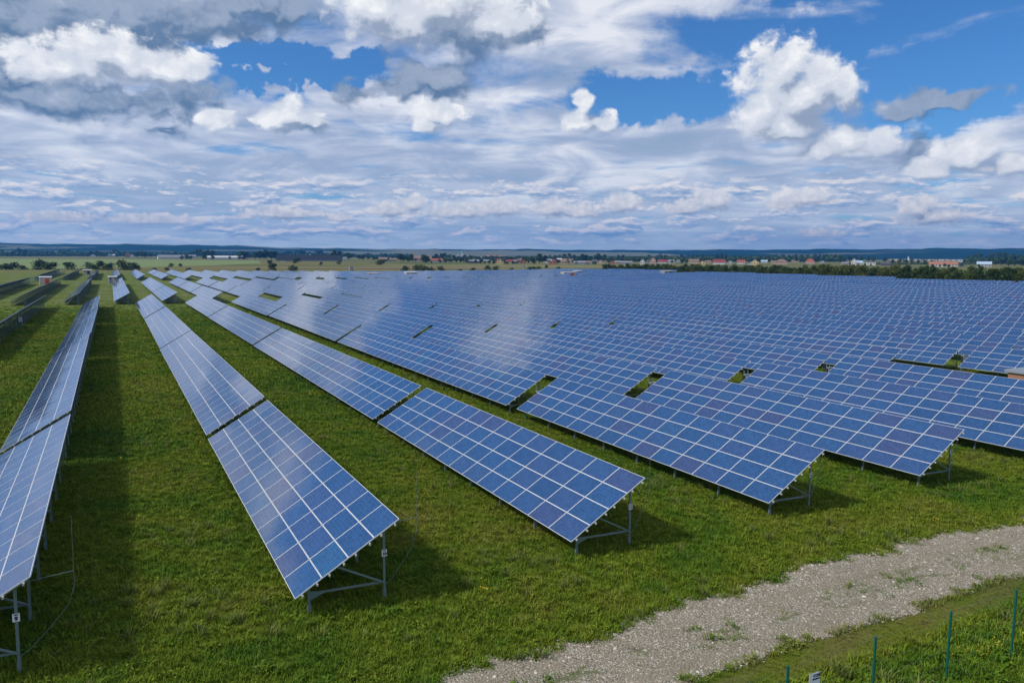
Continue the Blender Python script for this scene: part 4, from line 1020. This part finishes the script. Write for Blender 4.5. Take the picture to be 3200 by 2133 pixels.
# parked cars by the factory
for i, (px, c) in enumerate([(872, 'w'), (884, 'w'), (896, 'g'), (905, 'r'), (952, 'b'), (985, 'w'), (993, 'y'), (1001, 'w'), (1012, 'b'), (1098, 'w'), (1106, 'w')]):
    x, y, d = at(px, 817); nm = {'w': 'white', 'g': 'grey', 'r': 'red', 'b': 'blue', 'y': 'yellow'}[c]
    t = thing('parked_car', nth(i+1).capitalize()+' vehicle from the left in the line parked before the factory, '+nm, 'car', (x, y, ZB), -math.atan2(x, y)+rng.uniform(-.4, .4), 'cars parked in front of the factory')
    cm = {'w': WALL['w'], 'g': WALL['g'], 'r': ROOF['r'], 'b': ROOF['b'], 'y': WALL['y']}[c]
    b = MB(); b.box((0, 0, .65), (4.4, 1.8, .6)); b.build('body', cm, t); b = MB()
    b.add([(-1.6, -.8, .952), (1.5, -.8, .952), (1.5, .8, .952), (-1.6, .8, .952), (-1.1, -.7, 1.5), (.8, -.7, 1.5), (.8, .7, 1.5), (-1.1, .7, 1.5)], [(0, 3, 2, 1), (4, 5, 6, 7), (0, 1, 5, 4), (1, 2, 6, 5), (2, 3, 7, 6), (3, 0, 4, 7)]); b.build('cabin', M['window'], t)
    for wx in (-1.4, 1.4):
        for wy in (-.85, .85): b = MB(); b.tube((wx, wy-.1, .33), (wx, wy+.1, .33), .33, n=10); b.build('wheel', M['dark'], t)
# small lattice mast in the meadow, lamp in the belt
x, y, d = at(1637, 842); t = thing('lattice_mast', 'small grey lattice mast at the edge of the array', 'mast', (x, y, ZB)); b = MB()
for i in range(4): a, c = ((-1, -1), (1, -1), (1, 1), (-1, 1))[i]; b.bar((a, c, 0), (a*.5, c*.5, 5.0), .25)
for z in (1.2, 2.4, 3.6, 4.9): q = 1-.1*z; b.box((0, 0, z), (2*q, 2*q, .15))
b.build('lattice', M['cabinet'], t)
# trees of the village
VT = [(10, 798, 14), (30, 800, 9), (60, 797, 17), (45, 797, 13), (75, 799, 14), (88, 798, 12), (100, 800, 13), (118, 799, 12), (135, 799, 12), (150, 799, 12), (165, 798, 11), (190, 794, 14), (202, 794, 14), (215, 795, 14), (228, 797, 11), (250, 799, 10), (262, 800, 9), (285, 801, 13), (300, 802, 14), (313, 803, 13),
      (335, 801, 9), (357, 800, 17), (372, 800, 12), (388, 801, 13), (405, 800, 10), (430, 805, 14), (442, 805, 15), (455, 806, 14), (470, 803, 9), (548, 800, 12), (470, 800, 8), (600, 800, 13), (615, 803, 19), (627, 804, 20), (640, 805, 17), (652, 806, 20), (665, 806, 19), (632, 810, 10), (645, 811, 10), (690, 800, 10), (745, 809, 17), (758, 810, 20), (770, 810, 19), (765, 812, 11),
      (800, 811, 20), (812, 811, 22), (825, 811, 18), (835, 811, 24), (848, 811, 23), (860, 811, 22), (872, 811, 14), (895, 800, 14), (905, 800, 15), (925, 800, 17), (940, 800, 18), (950, 800, 16), (965, 800, 13), (990, 800, 19), (1002, 800, 18), (1025, 800, 12), (1045, 812, 26), (1058, 812, 23), (1078, 808, 15), (1090, 812, 19), (1125, 813, 15), (1137, 813, 14), (1150, 812, 12), (1168, 814, 13), (1180, 813, 9), (1215, 816, 12), (1228, 814, 12), (1250, 818, 20), (1262, 818, 20), (1275, 818, 15), (1268, 812, 13), (1240, 811, 13),
      (1286, 816, 19), (1320, 820, 21), (1330, 820, 19), (1338, 820, 13), (1365, 812, 16), (1378, 812, 17), (1390, 812, 18), (1402, 812, 16), (1418, 813, 14), (1432, 813, 10), (1450, 813, 14), (1470, 813, 13), (1390, 821, 11), (1410, 820, 9), (1425, 821, 11), (1440, 821, 11), (1460, 822, 14), (1502, 823, 8), (1530, 825, 10), (1545, 826, 9), (1580, 826, 8), (1590, 826, 8), (1600, 826, 9), (1535, 812, 12), (1553, 812, 12), (1645, 821, 16), (1660, 822, 18), (1672, 822, 14), (1667, 825, 9), (1690, 823, 26), (1700, 823, 22), (1680, 815, 16), (1720, 813, 15), (1735, 813, 14), (1748, 813, 15), (1765, 813, 17), (1780, 812, 18), (1795, 813, 14), (1745, 825, 13), (1775, 826, 12), (1820, 815, 19), (1830, 815, 17), (1845, 816, 14),
      (1872, 815, 22), (1890, 815, 17), (1905, 815, 13), (1800, 826, 7), (1860, 826, 8), (1935, 813, 13), (1950, 813, 14), (1962, 813, 12), (1985, 814, 12), (1995, 815, 10), (2030, 813, 14), (2055, 812, 13), (2065, 812, 15), (2080, 812, 13), (2100, 813, 12), (2115, 813, 13), (2130, 812, 14), (2150, 811, 11), (2165, 812, 13), (2180, 812, 15), (2195, 812, 15), (2210, 812, 14), (2225, 811, 13), (2240, 812, 15), (2255, 812, 17), (2270, 812, 14), (2290, 813, 11), (2300, 814, 13), (2330, 813, 12), (2350, 811, 12), (2370, 813, 14), (2390, 813, 13), (2405, 814, 14), (2425, 813, 14), (2445, 812, 15), (2465, 813, 14), (2485, 813, 15), (2505, 813, 15), (2525, 812, 14), (2545, 813, 15), (2560, 814, 16), (2580, 815, 17), (2595, 816, 17), (2610, 817, 18), (2625, 818, 17), (2655, 818, 15), (2670, 816, 14), (2690, 818, 14), (2715, 818, 13), (2730, 818, 13), (2765, 820, 12), (2790, 825, 11), (2810, 825, 13), (2830, 824, 11), (2850, 825, 11), (2870, 826, 11), (2890, 827, 10), (2910, 826, 10), (2950, 835, 9), (3030, 824, 17), (3045, 822, 20), (3060, 820, 21), (3100, 820, 22), (3120, 820, 22), (3140, 821, 22), (3160, 822, 21), (3180, 823, 20), (3198, 824, 20), (3110, 828, 14), (3130, 830, 15), (3150, 832, 14), (3170, 832, 14), (3190, 833, 14)]
VT += [(568, 813, 12), (586, 812, 14), (596, 812, 10), (664, 812, 11), (716, 812, 9), (748, 812, 13), (2915, 836, 8), (2935, 836, 7), (2962, 836, 8), (3005, 834, 10), (3060, 836, 8), (2700, 831, 7), (2722, 831, 6)]+[(rng.uniform(1290, 2640), rng.uniform(817, 825), rng.uniform(7, 11)) for _ in range(90)]+[(rng.uniform(0, 640), rng.uniform(800, 804), rng.uniform(6, 10)) for _ in range(30)]
for i, (px, py, hp) in enumerate(VT):
    x, y, d = at(px, py); d = min(d, 3500)
    if d >= 3500: x, y = x*3500/at(px, py)[2], y*3500/at(px, py)[2]
    for rep in range(1):
        kd = 'villdark' if rng.random() < .55 else 'village'
        tree(kd, x+rng.uniform(-2, 2), y, hp*d/2365*1.25, 'dark leafy tree among the village houses beyond the field', 'trees around the village', z=ZB, wid=rng.uniform(1.1, 1.6))
# far woods that read as one mass
def wood(lab, px0, px1, py, hpx, n, seed, mat='leafdark'):
    b = MB(); rg = np.random.default_rng(seed)
    for i in range(n):
        px = rg.uniform(px0, px1); x, y, d = at(px, py+rg.uniform(-1, 1.0)); d = min(d, 5200)
        sc = d/at(px, py)[2] if at(px, py)[2] > 5200 else 1; x *= sc; y *= sc
        h = hpx*d/2365*rg.uniform(.6, 1.1); r = h*rg.uniform(.45, .8)
        for k in range(26):
            v = Vector(rg.normal(0, 1, 3)).normalized(); p = Vector((x, y, ZB+h*.5))+Vector((v.x*r, v.y*r, v.z*h*.5))
            u = v.cross(Vector((.2, .1, 1))).normalized(); w = v.cross(u); s = h*.28
            b.add([p-u*s, p+w*s, p+u*s, p-w*s], [(0, 1, 2, 3)])
    tag(b.build('distant_wood', M[mat]), lab, 'wood', kind='stuff')
wood('dark line of distant trees behind the left of the village', 0, 640, 800, 11, 320, 1)
wood('dark line of distant trees behind the factory', 640, 1280, 804, 11, 260, 2)
wood('line of distant trees behind the middle of the village', 1280, 1900, 813, 12, 320, 3)
wood('dense dark wood behind the right half of the village', 1900, 2640, 817, 14, 460, 4)
wood('wood on the rise at the far right', 3020, 3260, 824, 16, 160, 5)
wood('loose scrub in front of the far town at right', 2640, 3060, 826, 6, 160, 6, 'leafolive')
# far town: many pale blocks that read as one mass
b = MB(); rg = np.random.default_rng(4)
for i in range(170):
    px = rg.uniform(2780, 3020) if i < 110 else rg.uniform(1500, 2300); py = rg.uniform(811, 815) if i < 110 else rg.uniform(806, 809); x, y, d = at(px, py); d2 = min(d, 3800); x *= d2/d; y *= d2/d
    b.box((x, y, ZB+3), (rg.uniform(8, 16), rg.uniform(8, 12), rg.uniform(5, 9)), int(rg.integers(0, 4)))
tag(b.build('distant_town', [WALL['w'], WALL['t'], ROOF['n'], WALL['g']]), 'pale houses of a distant town below the blue hills', 'town', kind='stuff')

# ------------------------------------------------------------------ air between here and the hills
def build_haze():
    m = bpy.data.materials.new('air'); m.use_nodes = True; n = m.node_tree.nodes; n.clear()
    pv = n.new('ShaderNodeVolumePrincipled'); out = n.new('ShaderNodeOutputMaterial')
    pv.inputs['Color'].default_value = (.07, .36, .95, 1); pv.inputs['Density'].default_value = HAZE; pv.inputs['Anisotropy'].default_value = .2
    m.node_tree.links.new(pv.outputs[0], out.inputs['Volume'])
    b = MB(); b.box((2500, 1500, 190), (23000, 19500, 400)); tag(b.build('haze', m), kind='stuff')
HAZE = 7.5e-5
build_haze()
